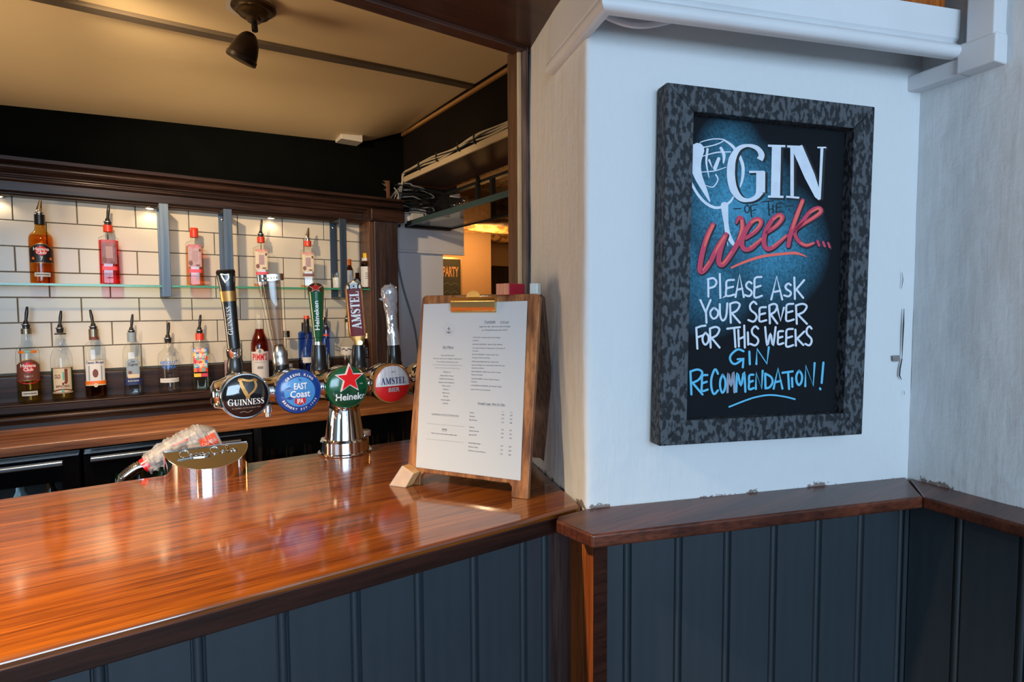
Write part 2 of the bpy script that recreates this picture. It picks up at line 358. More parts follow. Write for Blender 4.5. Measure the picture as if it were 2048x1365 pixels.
# a small roman serif alphabet drawn with thick and thin strokes
def _arc(cx, cy, rx, ry, a0, a1, n): return [(cx+rx*math.cos(R(a0+(a1-a0)*i/n)), cy+ry*math.sin(R(a0+(a1-a0)*i/n))) for i in range(n+1)]
SER = {
 'I': (.42, [([(.21, 0), (.21, 1)], .2), ([(.02, .03), (.40, .03)], .06), ([(.02, .97), (.40, .97)], .06)]),
 'N': (.92, [([(.15, 0), (.15, 1)], .08), ([(.14, .97), (.76, .04)], .19), ([(.77, 0), (.77, 1)], .08), ([(.0, .03), (.3, .03)], .06), ([(-.02, .97), (.2, .97)], .06), ([(.62, .97), (.92, .97)], .06)]),
 'G': (.94, [(_arc(.44, .5, .36, .46, 48, 318, 14), [.10, .07, .06, .08, .13, .19, .21, .21, .20, .16, .11, .07, .06, .07, .10]), ([(.72, .02), (.72, .44)], .18), ([(.54, .44), (.90, .44)], .06), ([(.72, .95), (.72, .66)], .06)]),
 'U': (.92, [([(.19, 1), (.19, .3)], .2), ([(.19, .3), (.23, .12), (.44, .04), (.66, .12), (.74, .32)], [.2, .16, .09, .08, .08]), ([(.74, .3), (.74, 1)], .08), ([(0, .97), (.38, .97)], .06), ([(.6, .97), (.88, .97)], .06)]),
 'E': (.76, [([(.2, 0), (.2, 1)], .2), ([(.02, .97), (.68, .97)], .06), ([(.2, .52), (.54, .52)], .06), ([(.02, .03), (.72, .03)], .06), ([(.66, 1), (.66, .74)], .06), ([(.54, .65), (.54, .39)], .05), ([(.7, 0), (.7, .28)], .06)]),
 'S': (.68, [([(.56, .74), (.52, .91), (.33, .96), (.13, .88), (.12, .70), (.28, .57), (.46, .45), (.57, .28), (.52, .1), (.32, .04), (.13, .11), (.08, .28)], [.05, .07, .07, .11, .18, .22, .22, .18, .11, .07, .07, .05])]),
 'A': (.90, [([(.14, 0), (.46, 1)], .08), ([(.42, 1), (.74, 0)], .2), ([(.22, .34), (.60, .34)], .06), ([(0, .03), (.3, .03)], .06), ([(.56, .03), (.92, .03)], .06)]),
 'M': (1.1, [([(.17, 0), (.17, 1)], .08), ([(.17, 1), (.55, .04)], .18), ([(.53, .04), (.88, 1)], .08), ([(.91, 0), (.91, 1)], .2), ([(0, .03), (.34, .03)], .06), ([(.72, .03), (1.1, .03)], .06), ([(0, .97), (.2, .97)], .06), ([(.88, .97), (1.1, .97)], .06)]),
 'T': (.78, [([(.39, 0), (.39, 1)], .2), ([(.02, .97), (.76, .97)], .06), ([(.05, 1), (.05, .74)], .06), ([(.73, 1), (.73, .74)], .06), ([(.2, .03), (.58, .03)], .06)]),
 'L': (.72, [([(.2, 0), (.2, 1)], .2), ([(.02, .97), (.4, .97)], .06), ([(.02, .03), (.68, .03)], .06), ([(.66, 0), (.66, .3)], .06)]),
}
def serif(s_, h, x, y, width=None, gap=.06, bold=1.0, caps=1.0):
    vs = []; fs = []; cx = 0; lv = 0
    for i, ch in enumerate(s_):
        wd, strokes = SER[ch]; k = caps if i == 0 else 1.0
        for pts, ww in strokes:
            ww2 = [q*bold for q in ww] if isinstance(ww, list) else ww*bold
            a, b = ribbon([(cx+p[0]*k, p[1]*k) for p in pts], ww2, smooth=4 if len(pts) > 4 else 0, cap=False)
            o = len(vs); lv += 1; vs += [(q[0], q[1], lv % 8) for q in a]; fs += [tuple(i_+o for i_ in q) for q in b]
        cx += wd*k+gap
    tot = cx-gap; kx = (width/tot) if width else h
    return [(x+(v[0]-tot/2)*kx, y+v[1]*h, v[2]) for v in vs], fs
def put(mb, vf, fn):
    vs, fs = vf
    if vs and len(vs[0]) == 3:                                # overlapping strokes are stacked a hair apart
        out = []
        for x, y, k in vs:
            p, a, b = (Vector(fn(*q)) for q in ((x, y), (x+1e-4, y), (x, y+1e-4))); n = (a-p).cross(b-p)
            out.append(p+n.normalized()*k*6e-5 if n.length > 0 else p)
        mb.add(out, fs)
    else: mb.add([fn(*v) for v in vs], fs)
    return mb
def disc(rx, ry, n=32, cx=0, cy=0, rings=3):
    vs = [(cx, cy)]; fs = []
    for r in range(1, rings+1):
        for k in range(n):
            a = 2*math.pi*k/n; vs.append((cx+rx*r/rings*math.cos(a), cy+ry*r/rings*math.sin(a)))
    for k in range(n): fs.append((0, 1+k, 1+(k+1) % n))
    for r in range(rings-1):
        for k in range(n):
            a = 1+r*n; fs.append((a+k, a+n+k, a+n+(k+1) % n, a+(k+1) % n))
    return vs, fs
def rect(x0, x1, y0, y1, nx=8, ny=1):
    vs = [(x0+(x1-x0)*i/nx, y0+(y1-y0)*j/ny) for j in range(ny+1) for i in range(nx+1)]
    return vs, [(j*(nx+1)+i, j*(nx+1)+i+1, (j+1)*(nx+1)+i+1, (j+1)*(nx+1)+i) for j in range(ny) for i in range(nx)]
def disc_band(R_, y0, y1, ny=14, nx=18):
    vs = []
    for j in range(ny+1):
        y = y0+(y1-y0)*j/ny; hw = math.sqrt(max(R_*R_-y*y, 1e-8)); vs += [(-hw+2*hw*i/nx, y) for i in range(nx+1)]
    return vs, [(j*(nx+1)+i, j*(nx+1)+i+1, (j+1)*(nx+1)+i+1, (j+1)*(nx+1)+i) for j in range(ny) for i in range(nx)]
def star(r, cx=0, cy=0, inner=.40):
    vs = [(cx, cy)]+[(cx+(r if k % 2 == 0 else r*inner)*math.sin(math.pi*k/5), cy+(r if k % 2 == 0 else r*inner)*math.cos(math.pi*k/5)) for k in range(10)]
    return vs, [(0, 1+(k+1) % 10, 1+k) for k in range(10)]
MENU = [  # (text, u anchor, v, cap height mm, align, ink, underline, shear)
 ('Gin Menu', .27, .277, 4.4, 'c', 0, 1, 0),
 ('Single £5.50 Double £8.95', .27, .324, 2.0, 'c', 0, 0, 0), ('We stock a large and ever changing list of gins here are', .27, .343, 2.0, 'c', 0, 0, 0),
 ('some of the gins we always keep on stock', .27, .363, 2.0, 'c', 0, 0, 0), ('If you need help with what you\'re looking for please ask a', .27, .381, 2.0, 'c', 1, 0, .2),
 ('member of the team who will be happy to advise', .27, .400, 2.0, 'c', 1, 0, .2),
 ('Beefeater 24', .27, .424, 2.1, 'c', 0, 0, 0), ('Beefeater Blood Orange', .27, .446, 2.1, 'c', 0, 0, 0), ('Beefeater Pink Strawberry', .27, .466, 2.1, 'c', 0, 0, 0),
 ('Beefeater Peach & Raspberry', .27, .487, 2.1, 'c', 0, 0, 0), ('Malfy con limon', .27, .507, 2.1, 'c', 0, 0, 0), ('Malfy Rosa', .27, .528, 2.1, 'c', 0, 0, 0),
 ('Malfy Arancia', .27, .549, 2.1, 'c', 0, 0, 0), ('Plymouth', .27, .569, 2.1, 'c', 0, 0, 0), ('Bombay Sapphire', .27, .591, 2.1, 'c', 0, 0, 0), ('Hendricks', .27, .611, 2.1, 'c', 0, 0, 0),
 ('Large Beefeater London Dry £7 all day Every Day', .27, .678, 2.1, 'c', 0, 1, 0), ('WINE', .27, .767, 3.2, 'c', 0, 1, 0), ("Please ask your server what's available today", .27, .792, 2.2, 'c', 0, 0, 0),
 ('Cocktails', .665, .125, 4.4, 'c', 0, 1, 0), ('£7.95 each', .80, .125, 2.9, 'c', 0, 1, .2), ('Happy Hour 4pm - 8pm every day and all night', .71, .150, 2.4, 'c', 0, 0, .2), ('on a Thursday Mix and match 2-4-£12!', .71, .171, 2.4, 'c', 0, 0, .2),
 ('WOO WOO - Absolut Vodka, Peach Schnapps,', .51, .214, 2.1, 'l', 0, 0, 0), ('Cranberry', .51, .232, 2.1, 'l', 0, 0, 0), ('ELECTRIC LEMONADE - Absolut Vodka, Beefeater', .51, .255, 2.1, 'l', 0, 0, 0),
 ('Gin, Havana Club Rum, Orange Liqueur, Fresh Lemon &', .51, .277, 2.1, 'l', 0, 0, 0), ('Lemonade', .51, .294, 2.1, 'l', 0, 0, 0), ('SEX ON THE BEACH - Absolut Vodka, Peach', .51, .315, 2.1, 'l', 0, 0, 0),
 ('Schnapps, Cranberry & Orange', .51, .334, 2.1, 'l', 0, 0, 0), ('MULE (Cuban/English/Moscow) - Havana Club', .51, .357, 2.1, 'l', 0, 0, 0), ('Especial / Beefeater Gin / Absolut Blue Vodka Fresh Lime,', .51, .377, 2.1, 'l', 0, 0, 0),
 ('Ginger Beer & Bitters', .51, .395, 2.1, 'l', 0, 0, 0), ('BLUE HAWAIIAN - Malibu Coconut Rum, Orange', .51, .416, 2.1, 'l', 0, 0, 0), ('Liqueur & Pineapple', .51, .434, 2.1, 'l', 0, 0, 0), ('TEQUILA SUNRISE - Olmeca Tequila, Orange &', .51, .458, 2.1, 'l', 0, 0, 0),
 ('Grenadine', .51, .475, 2.1, 'l', 0, 0, 0), ('LYNCHBURGH LEMONADE - Jack Daniels, Orange', .51, .497, 2.1, 'l', 0, 0, 0), ('Liqueur, Fresh Lemon & lemonade', .51, .520, 2.1, 'l', 0, 0, 0),
 ('Draught Lager, Beer & Cider', .71, .600, 3.4, 'c', 0, 1, 0), ('Pint', .82, .637, 2.1, 'c', 1, 0, 0), ('Half', .895, .637, 2.1, 'c', 1, 0, 0)]
for nm, v, a, b in (('Amstel', .655, '4.95', '2.50'), ('Heineken', .676, '5.25', '2.65'), ('Birra Moretti', .697, '5.55', '2.80'), ('Guinness', .738, '5.20', '2.60'), ('Atlantic Pale Ale', .759, '5.20', '2.60'),
                    ('Lagunitas IPA', .781, '5.90', '3.00'), ('Inches Rolling Apple', .828, '4.95', '2.50'), ("Thatcher's Haze", .850, '5.10', '2.60'), ('Old Mout Cherries & Berries', .872, '5.95', '3.00')):
    MENU += [(nm, .51, v, 2.2, 'l', 0, 0, 0), (a, .82, v, 2.2, 'c', 0, 0, 0), (b, .895, v, 2.2, 'c', 0, 0, 0)]
want(*[m_[0] for m_ in MENU])
want('Havana', 'Club', '7', 'BEEFEATER', 'LONDON', 'Captain Morgan', 'ABSOLUT', 'VODKA', "PIMM'S", 'OLD', 'SPICED', 'J', 'Cuervo', 'Jose', 'BLUE AGAVE', 'BITTERS', 'SPIRIT', 'OF', 'Heineken', 'Heineke', 'EAST', 'Coast', 'IPA', 'BIER', 'PARTY', 'AMERICAN', 'VERMOUTH', off=.022)
want(*list('GREENE KING BREWERY EST.1799'), off=.022)
want('EST.', '1873', '1870', "ST. JAMES'S GATE DUBLIN 1759", 'AMARETTO', 'Coca-Cola', 'HAPPY', 'NIGHT', 'Especial', 'London Dry', 'STORE')
make_texts()
Z_C = 1.10            # bar top and ledge level
WY = 2.95             # tiled back wall
# ================================================================== the setting
struct(MB().box(-4, 4.5, -3.4, 5, -.05, 0).build('floor', 'floor'))
# bar ceiling, sagging a little and dropping towards the back wall
mb = MB(); nx, ny = 40, 30; vs = []
def ceil_z(x, y):
    z = 2.24+.0956*(x+.3)
    t = max(0, min(1, (y-2.35)/.6)); drop = .026+.04*max(0, min(1.3, x+.34))
    drop *= max(0, min(1, (1.32-x)/.25)); return z-drop*t*t*(3-2*t)+.006*math.sin(3.1*x+1)*math.sin(2.3*y)
for j in range(ny+1):
    for i in range(nx+1):
        x = -1.9+3.9*i/nx; y = .9+2.1*j/ny; vs.append((x, y, ceil_z(x, y)))
mb.add(vs, [(j*(nx+1)+i, (j+1)*(nx+1)+i, (j+1)*(nx+1)+i+1, j*(nx+1)+i+1) for j in range(ny) for i in range(nx)])
struct(mb.build('ceiling', 'ceiling', smooth=60))
def on_ceiling(px, py):
    z = 2.3
    for _ in range(12): q = onz(px, py, z); z = ceil_z(q[0], q[1])
    return q
qa, qb = on_ceiling(400, 60), on_ceiling(940, 170)
def bat_y(x): return qa[1]+(qb[1]-qa[1])*(x-qa[0])/(qb[0]-qa[0])
mb = MB()
for k in range(16):
    x0 = -.6+1.9*k/16; x1 = -.6+1.9*(k+1)/16
    ya = bat_y(x0)-.02; yb = bat_y(x1)-.02
    za, zb = ceil_z(x0, ya), ceil_z(x1, yb)
    mb.add([(x0, ya, za-.012), (x1, yb, zb-.012), (x1, yb+.04, zb-.012), (x0, ya+.04, za-.012), (x0, ya, za+.01), (x1, yb, zb+.01), (x1, yb+.04, zb+.01), (x0, ya+.04, za+.01)],
           [(0, 3, 2, 1), (0, 1, 5, 4), (3, 7, 6, 2)])
struct(mb.build('trim_1', 'batten', smooth=20))
# customer-side room shell (behind and beside the camera)
struct(MB().box(-3.3, 1.6, -3.35, .66, 2.42, 2.47).build('ceiling_room', 'roomwall'))
mb = MB(); mb.box(-3.35, -3.25, -3.3, -1.95, 0, 2.45); mb.box(-3.35, -3.25, -.45, 3, 0, 2.45); mb.box(-3.35, -3.25, -1.95, -.45, 0, .95); mb.box(-3.35, -3.25, -1.95, -.45, 2.3, 2.45)
struct(mb.build('wall_left', 'roomwall'))
w2 = struct(MB().box(-3.25, -3.2, -2.0, -.4, .9, .95).build('window_added', 'trimwhite'))  # window made up on the unseen wall to go with the side fill
for y in (-1.95, -1.22, -.5): MB().box(-3.33, -3.26, y, y+.05, .95, 2.3).build('window_bar', 'trimwhite', w2)
mb = MB(); mb.box(-3.3, -1.9, -3.3, -3.2, 0, 2.45); mb.box(.5, 1.6, -3.3, -3.2, 0, 2.45); mb.box(-1.9, .5, -3.3, -3.2, 0, .95); mb.box(-1.9, .5, -3.3, -3.2, 2.3, 2.45)
struct(mb.build('wall_rear', 'roomwall'))
struct(MB().box(-1.9, -1.8, .7, 3.0, 0, 2.5).build('wall_bar_end', 'roomwall'))
w1 = struct(MB().box(-1.93, .53, -3.2, -3.16, .9, .95).build('window_1', 'trimwhite'))
for x in (-1.9, -1.12, -.33, .45): MB().box(x, x+.05, -3.27, -3.2, .95, 2.3).build('window_bar', 'trimwhite', w1)
MB().box(-1.9, .5, -3.265, -3.205, 1.6, 1.64).build('window_bar', 'trimwhite', w1)
# tiled back wall: every tile a piece on the grouted bed
wb = struct(MB().box(-1.8, 1.075, WY+.004, WY+.12, .0, 2.0).build('wall_back', 'grout'))
def tile_mesh(w_, h_):
    m_ = MB().box(-w_/2, w_/2, -.004, .004, -h_/2, h_/2); o = m_.build('tile_source', 'tile', bevel=.0022, seg=2); me = o.data; bpy.data.objects.remove(o); return me
GAP = .0035; full = tile_mesh(.2-GAP, .1-GAP); cuts = {}
for r in range(8):
    z1 = 1.984-.1*r; z0 = z1-.1
    if z0 < 1.17: z0 = 1.178
    x = -.322-.2*7+(.1 if r % 2 == 0 else 0)
    while x < 1.07:
        a, b = max(x, -1.8), min(x+.2, 1.072)
        if b-a > .02:
            key = (round(b-a, 3), round(z1-z0, 3)); me = full if key == (.2, .1) else cuts.setdefault(key, None) or tile_mesh(key[0]-GAP, key[1]-GAP)
            if key != (.2, .1): cuts[key] = me
            o = link('tile', me, wb, ((a+b)/2, WY+random.uniform(-.0006, .0006), (z0+z1)/2)); o.rotation_euler = (random.uniform(-.004, .004), 0, random.uniform(-.003, .003))
        x += .2
struct(MB().box(-1.8, 1.32, WY-.04, WY+.1, 1.975, 2.5).build('wall_back_upper', 'black_wall'))
# ================================================================== back bar joinery
bb = thing('back_bar_frame', 'dark wooden back bar surround with moulded cornice over white tiles', 'back bar', (0, WY, .95))
def bbp(name, m, prof, x0=-1.8, x1=1.27, sm=25):
    return MB().sweep([(o, z-.95) for o, z in prof], (x0, 0, 0), (x1, 0, 0), out=(0, -1, 0)).build(name, m, bb, smooth=sm)
def roll(o, z, r, n=8, a0=-90, a1=90): return [(o+r*math.cos(R(a0+(a1-a0)*i/n)), z+r*math.sin(R(a0+(a1-a0)*i/n))) for i in range(n+1)]
bbp('frieze', 'darkwood', [(-.03, 1.872), (.055, 1.872)]+roll(.057, 1.880, .008)+[(.055, 1.892), (.058, 1.94), (-.03, 1.94)])
bbp('cornice', 'darkwood', [(0, 1.925), (.06, 1.925)]+roll(.068, 1.934, .007)+[(.068, 1.945)]+roll(.074, 1.950, .005)+[(.078, 1.958), (.084, 1.962)]+roll(.095, 1.974, .012)+[(.10, 1.990), (.125, 1.993), (.128, 2.006), (.0, 2.006)])
bbp('bottle_ledge', 'darkwood', [(.0, 1.035), (.118, 1.035), (.122, 1.042), (.130, 1.044), (.130, 1.068)]+roll(.127, 1.0715, .0035)+[(.0, 1.075)])
bbp('ledge_mould', 'darkwood', [(.0, 1.0), (.135, 1.0), (.14, 1.012)]+roll(.143, 1.022, .009)+[(.135, 1.032), (.0, 1.0345)])
bbp('lower_panel', 'darkwood', [(-.05, .90), (.13, .90), (.13, 1.0), (-.05, 1.0)])
bbp('skirting', 'darkwood', [(-.003, 1.075), (.021, 1.075), (.021, 1.166)]+roll(.014, 1.170, .007, a0=0, a1=90)+[(-.003, 1.178)])
MB().box(1.062, 1.102, -.15, .0, .125, .925).build('side_panel', 'postwood', bb, bevel=.003)
MB().box(1.080, 1.205, -.175, -.150, .035, .93).build('upright', 'darkwood_v', bb, bevel=.003)
MB().box(1.102, 1.205, -.150, .0, .035, .93).build('upright_side', 'darkwood_v', bb)
MB().box(1.06, 1.24, -.19, -.0, .925, .985).build('cornice_block', 'darkwood', bb, bevel=.004)
# copper-lit nosing strip on the skirting and worktop below
wt = tag(MB().box(-1.8, 1.24, 2.447, 2.82, .953, .985).build('back_worktop', 'worktop', bevel=.004, seg=3), 'orange-brown wooden worktop running below the bottle ledge', 'worktop')
# fridges under the worktop
ORD = ['leftmost', 'second from left', 'third from left', 'fourth from left', 'fifth from left', 'sixth from left', 'seventh from left', 'eighth from left', 'rightmost']
def fridge(x0, x1, label, lit):
    t = thing('bottle_fridge', label, 'fridge', ((x0+x1)/2, 2.48, .08), 0, 'undercounter bottle fridges'); w_ = (x1-x0)/2
    mb = MB(); mb.box(-w_, w_, .42, .45, 0, .86); mb.box(-w_, -w_+.02, .02, .42, 0, .86); mb.box(w_-.02, w_, .02, .42, 0, .86); mb.box(-w_+.02, w_-.02, .02, .42, 0, .04); mb.box(-w_+.02, w_-.02, .02, .42, .835, .86)
    mb.build('cabinet', 'black', t)
    d = MB(); d.box(-w_+.003, w_-.003, -.02, .018, .765, .85); d.box(-w_+.003, w_-.003, -.02, .018, .01, .07); d.box(-w_+.003, -w_+.05, -.02, .018, .07, .765); d.box(w_-.05, w_-.003, -.02, .018, .07, .765)
    door = d.build('door', 'blackgloss', t)
    MB().box(-w_+.05, w_-.05, -.006, .0, .07, .765).build('pane', 'dark_glass', door)
    MB().box(-w_+.02, w_-.045, -.034, -.022, .822, .836).build('handle', 'satin', door, bevel=.003)
    MB().box(-w_+.02, w_-.004, -.023, -.019, .852, .857).build('trim_strip', 'satin', t)
    for z in (.30, .57): MB().box(-w_+.02, w_-.02, .06, .40, z-.006, z).build('shelf', 'satin', t)
    return t
def pint_bottle(x, y, z, h_, r, m, label, cap='satin'):
    t = thing('beer_bottle', label, 'bottle', (x, y, z), 0, 'bottles inside the fridges')
    MB().lathe([(r*.9, 0), (r, .006), (r, h_*.55), (r*.9, h_*.62), (r*.42, h_*.78), (r*.38, h_*.95), (r*.42, h_)], 14).build('body', m, t, smooth=40)
    MB().lathe([(r*1.02, h_*.2), (r*1.02, h_*.48)], 14, cap=False).build('label', 'white' if random.random() < .5 else 'goldlight', t, smooth=40)
    MB().lathe([(r*.5, h_*.96), (r*.5, h_+.004), (r*.3, h_+.008)], 12).build('cap', cap, t, smooth=40)
M['bottle_brown'] = mat('brown_glass', (.035, .014, .005), .1, coat=.5); M['bottle_green'] = mat('green_glass', (.012, .05, .02), .1, coat=.5)
M['bottle_pale'] = mat('pale_bottle', (.20, .27, .30), .15, coat=.5)
for (x0, x1, lab, kinds) in ((-.72, -.128, 'black glass-door fridge at far left below the worktop', ('bottle_pale', 'bottle_brown')), (-.118, .43, 'black glass-door fridge behind the soda gun below the worktop', ('bottle_green', 'bottle_brown'))):
    fridge(x0, x1, lab, 1)
    for i in range(6):
        pint_bottle(x0+.09+i*(x1-x0-.18)/5, 2.565, .65, .20, .029, kinds[i % 2], '%s bottle in the %s fridge, %s in its row' % ({'bottle_pale': 'pale', 'bottle_brown': 'brown', 'bottle_green': 'green'}[kinds[i % 2]], 'far left' if x0 < -.5 else 'soda gun side', ORD[i]))
light('fridge_light', 'AREA', (-.42, 2.56, .912), 1.3, (.7, .88, 1), (-.42, 2.6, .3), .3, .03)
light('fridge_light_b', 'AREA', (.16, 2.56, .912), .6, (1, .95, .7), (.16, 2.6, .3), .3, .03)
# open glass store to the right of the fridges
gs = thing('glass_shelf_unit', 'dark open shelf unit for glasses under the worktop', 'shelf', (.84, 2.5, .0))
MB().box(-.40, .40, .42, .44, .02, .952).build('back_panel', 'blackmatte', gs); MB().box(-.40, .40, .0, .42, .70, .72).build('shelf', 'blackmatte', gs)
MB().box(-.40, -.37, .0, .42, .02, .952).build('side', 'darkwood_v', gs); MB().box(.37, .40, .0, .42, .02, .952).build('side', 'darkwood_v', gs)
for i in range(9):
    x = .51+.078*i
    tag(MB().lathe([(.030, 0), (.033, .004), (.026, .10), (.0245, .118), (.0225, .118), (.024, .10), (.031, .006), (.028, .003)], 16).build('tumbler', 'clear', smooth=40, loc=(x, 2.56, .72)), 'upturned clear tumbler on the dark shelf under the worktop, %s in the row' % ORD[i], 'glass', 'upturned glasses under the worktop')
# steel shelf brackets and the glass shelf
for (px, lab) in ((660, 'brushed steel frame bracket nearest the wooden side upright'), (438, 'brushed steel frame bracket behind the black harp tap handle'), (315.5, 'brushed steel frame bracket between the red and the peach bottle'), (-95, 'brushed steel frame bracket at the far left end of the glass shelf')):
    X = ony(px, 480, WY-.01)[0]; br = thing('shelf_bracket', lab, 'bracket', (X, WY, 1.487), 0, 'steel brackets of the glass shelf')
    MB().box(0, .034, -.165, -.159, 0, .386).build('front_bar', 'steel', br, bevel=.001)
    MB().box(0, .034, -.012, -.006, 0, .386).build('back_bar', 'steel', br, bevel=.001)
    MB().box(0, .034, -.159, -.012, 0, .006).build('bottom_bar', 'steel', br, bevel=.001)
    MB().box(0, .034, -.159, -.012, .380, .386).build('top_bar', 'steel', br, bevel=.001)
    MB().lathe([(.006, -.002), (.006, .003), (.003, .005)], 12, c=(.017, -.012, .36), axis='-y').build('screw', 'chrome', br, smooth=40)
gsf = thing('glass_shelf', 'long green-edged glass shelf carrying the upper row of bottles', 'shelf', (0, WY, 1.527))
MB().box(-1.2, 1.058, -.156, -.016, 0, .008).build('pane', 'glass_green', gsf)
MB().box(-1.2, 1.058, -.1575, -.156, 0, .008).build('polished_edge', 'glass_edge', gsf)
# under-cornice lamps washing the tiles
for X, lab in ((-.36, 'small recessed lamp under the cornice at far left'), (.13, 'small recessed lamp under the cornice beside the red bottle'), (.62, 'small recessed lamp under the cornice above the pouring bottle')):
    t = thing('cornice_lamp', lab, 'lamp', (X, WY-.032, 1.872), 0, 'lamps under the cornice')
    MB().lathe([(.016, -.006), (.019, -.004), (.019, 0)], 20).build('ring', 'chrome', t, smooth=40)
    MB().lathe([(.0125, -.0065), (.0125, -.003)], 20).build('lens', mat('lamp_lens', (1, .9, .7), .3, emit=(1, .82, .55), estr=9), t)
    light('cornice_lamp_light', 'SPOT', (X, WY-.034, 1.862), .42, (1, .80, .54), (X, WY-.012, 1.3), radius=.012, spot=150, blend=.6)
# ================================================================== pillar, reveal, right wall
O2 = np.array([.617, .684]); AP = R(-20.299); dP = np.array([math.cos(AP), math.sin(AP)]); nP = np.array([math.sin(AP), -math.cos(AP)])
CR = np.array([1.237, .455]); AR = R(78.567); dR = -np.array([math.cos(AR), math.sin(AR)]); nR = np.array([-math.sin(AR), math.cos(AR)])
AS = R(69.95); dS = np.array([math.cos(AS), math.sin(AS)]); nS = np.array([-math.sin(AS), math.cos(AS)])
def pl(t, off): return O2+dP*t+nP*off
def plaster_strip(name, path, z0, z1, amp, rc=.012, step=.014, parent=None):
    pts = []                                                   # plan points with rounded corners
    for i, p in enumerate(path):
        p = Vector(p)
        if 0 < i < len(path)-1:
            a = (Vector(path[i-1])-p).normalized(); b = (Vector(path[i+1])-p).normalized()
            for k in range(6):
                t = k/5; pts.append((p+a*rc)*(1-t)**2+p*2*t*(1-t)+(p+b*rc)*t**2)
        else: pts.append(p)
    fine = []
    for i in range(len(pts)-1):
        n = max(1, int((pts[i+1]-pts[i]).length/step)); fine += [pts[i].lerp(pts[i+1], k/n) for k in range(n)]
    fine.append(pts[-1]); nz = int((z1-z0)/.014); vs = []
    for j in range(nz+1):
        z = z0+(z1-z0)*j/nz
        for i, p in enumerate(fine):
            t = (fine[min(i+1, len(fine)-1)]-fine[max(i-1, 0)]).normalized(); nn = Vector((-t.y, t.x))   # left of travel
            q = Vector((p.x*5, p.y*5, z*4)); a = noise.noise(q)*amp+noise.noise(q*5)*amp*.3
            vs.append((p.x-nn.x*a, p.y-nn.y*a, z))
    m = len(fine)
    return MB().add(vs, [(j*m+i, j*m+i+1, (j+1)*m+i+1, (j+1)*m+i) for j in range(nz) for i in range(m-1)]).build(name, 'plaster', parent, smooth=60)
QB = O2+dS*.34
struct(plaster_strip('wall_front', [tuple(QB), tuple(O2), tuple(CR+dP*.002)], 1.05, 2.15, .0028))
struct(plaster_strip('wall_right', [tuple(CR-dR*.01), tuple(CR+dR*2.9)], 1.05, 2.45, .0075))
mb = MB(); mb.prism([tuple(pl(.03, -.03)), tuple(QB-nS*.03), tuple(QB+np.array([.7, 0])), (1.9, .4), tuple(CR-nP*.03)], 0, 2.45)
struct(mb.build('wall_front_core', 'plaster')); mb = MB(); mb.prism([tuple(CR-nR*.01), tuple(CR+dR*2.9-nR*.01), tuple(CR+dR*2.9-nR*.25), tuple(CR-nR*.25)], 0, 2.45)
struct(mb.build('wall_right_core', 'plaster'))
def sweep_poly(prof, path):
    """profile (out,z) swept with mitres along a plan polyline; out is left-hand side reversed (towards the room)"""
    P = [Vector(p) for p in path]; vs = []; n = len(prof)
    for i, p in enumerate(P):
        ns = []
        if i > 0: t = (P[i]-P[i-1]).normalized(); ns.append(Vector((t.y, -t.x)))
        if i < len(P)-1: t = (P[i+1]-P[i]).normalized(); ns.append(Vector((t.y, -t.x)))
        m_ = ns[0] if len(ns) == 1 else (ns[0]+ns[1]).normalized(); k = 1 if len(ns) == 1 else 1/max(.3, m_.dot(ns[0]))
        vs += [(p.x+m_.x*o*k, p.y+m_.y*o*k, z) for o, z in prof]
    fs = [tuple(range(n)), tuple(range((len(P)-1)*n, len(P)*n))[::-1]]
    for i in range(len(P)-1): fs += [(i*n+j, (i+1)*n+j, (i+1)*n+(j+1) % n, i*n+(j+1) % n) for j in range(n)]
    return MB().add(vs, fs)
RET = .07
CORN = [(-.01, 1.905), (.048, 1.900), (.055, 1.858), (.060, 1.851)]+roll(.069, 1.861, .011, a0=-90, a1=80)+[(.067, 1.876), (.064, 1.879), (.069, 1.884), (.071, 1.930), (-.01, 1.930)]
cpt = [tuple(onz(px, py, 1.851)[:2]) for px, py in ((1101, 149), (1211, 22), (1918, 116))]      # lower outer edge of the moulding
struct(sweep_poly([(o-.070, z) for o, z in CORN], cpt).build('trim_2', 'trimwhite', smooth=30))
struct(sweep_poly([(-.01, 1.936), (.055, 1.936), (.058, 1.94), (.058, 2.12), (-.01, 2.12)], [tuple(O2+dP*.02), tuple(O2+dP*.64)]).build('trim_3', 'endwood', smooth=30))
mb = MB(); mb.prism([tuple(CR+dR*t+nR*o) for t, o in ((-.012, -.01), (-.012, .028), (.085, .028), (.085, -.01))], 1.822, 1.850)
t4 = struct(mb.build('trim_4', 'trimwhite', bevel=.003))
mb = MB(); mb.prism([tuple(CR+dR*t+nR*o) for t, o in ((.078, -.01), (.078, .033), (.135, .033), (.135, -.01))], 1.822, 1.870); mb.build('moulding_step', 'trimwhite', t4, bevel=.003)
mb = MB(); mb.prism([tuple(CR+dR*t+nR*o) for t, o in ((.092, -.01), (.092, .035), (.133, .035), (.133, -.01))], 1.866, 2.3); mb.build('upright_moulding', 'trimwhite', t4, bevel=.003)
# old rough plaster edge and a loose cable in the shadow gap under the cornice
tag(MB().tube([(*pl(.01+.0075*i, .014), 1.884-.014*math.sin(math.pi*i/17)) for i in range(18)], .0045, 8, smooth=3).build('old_cable', 'offwhite', smooth=60), 'painted-over cable looping in the gap under the white cornice', 'cable')
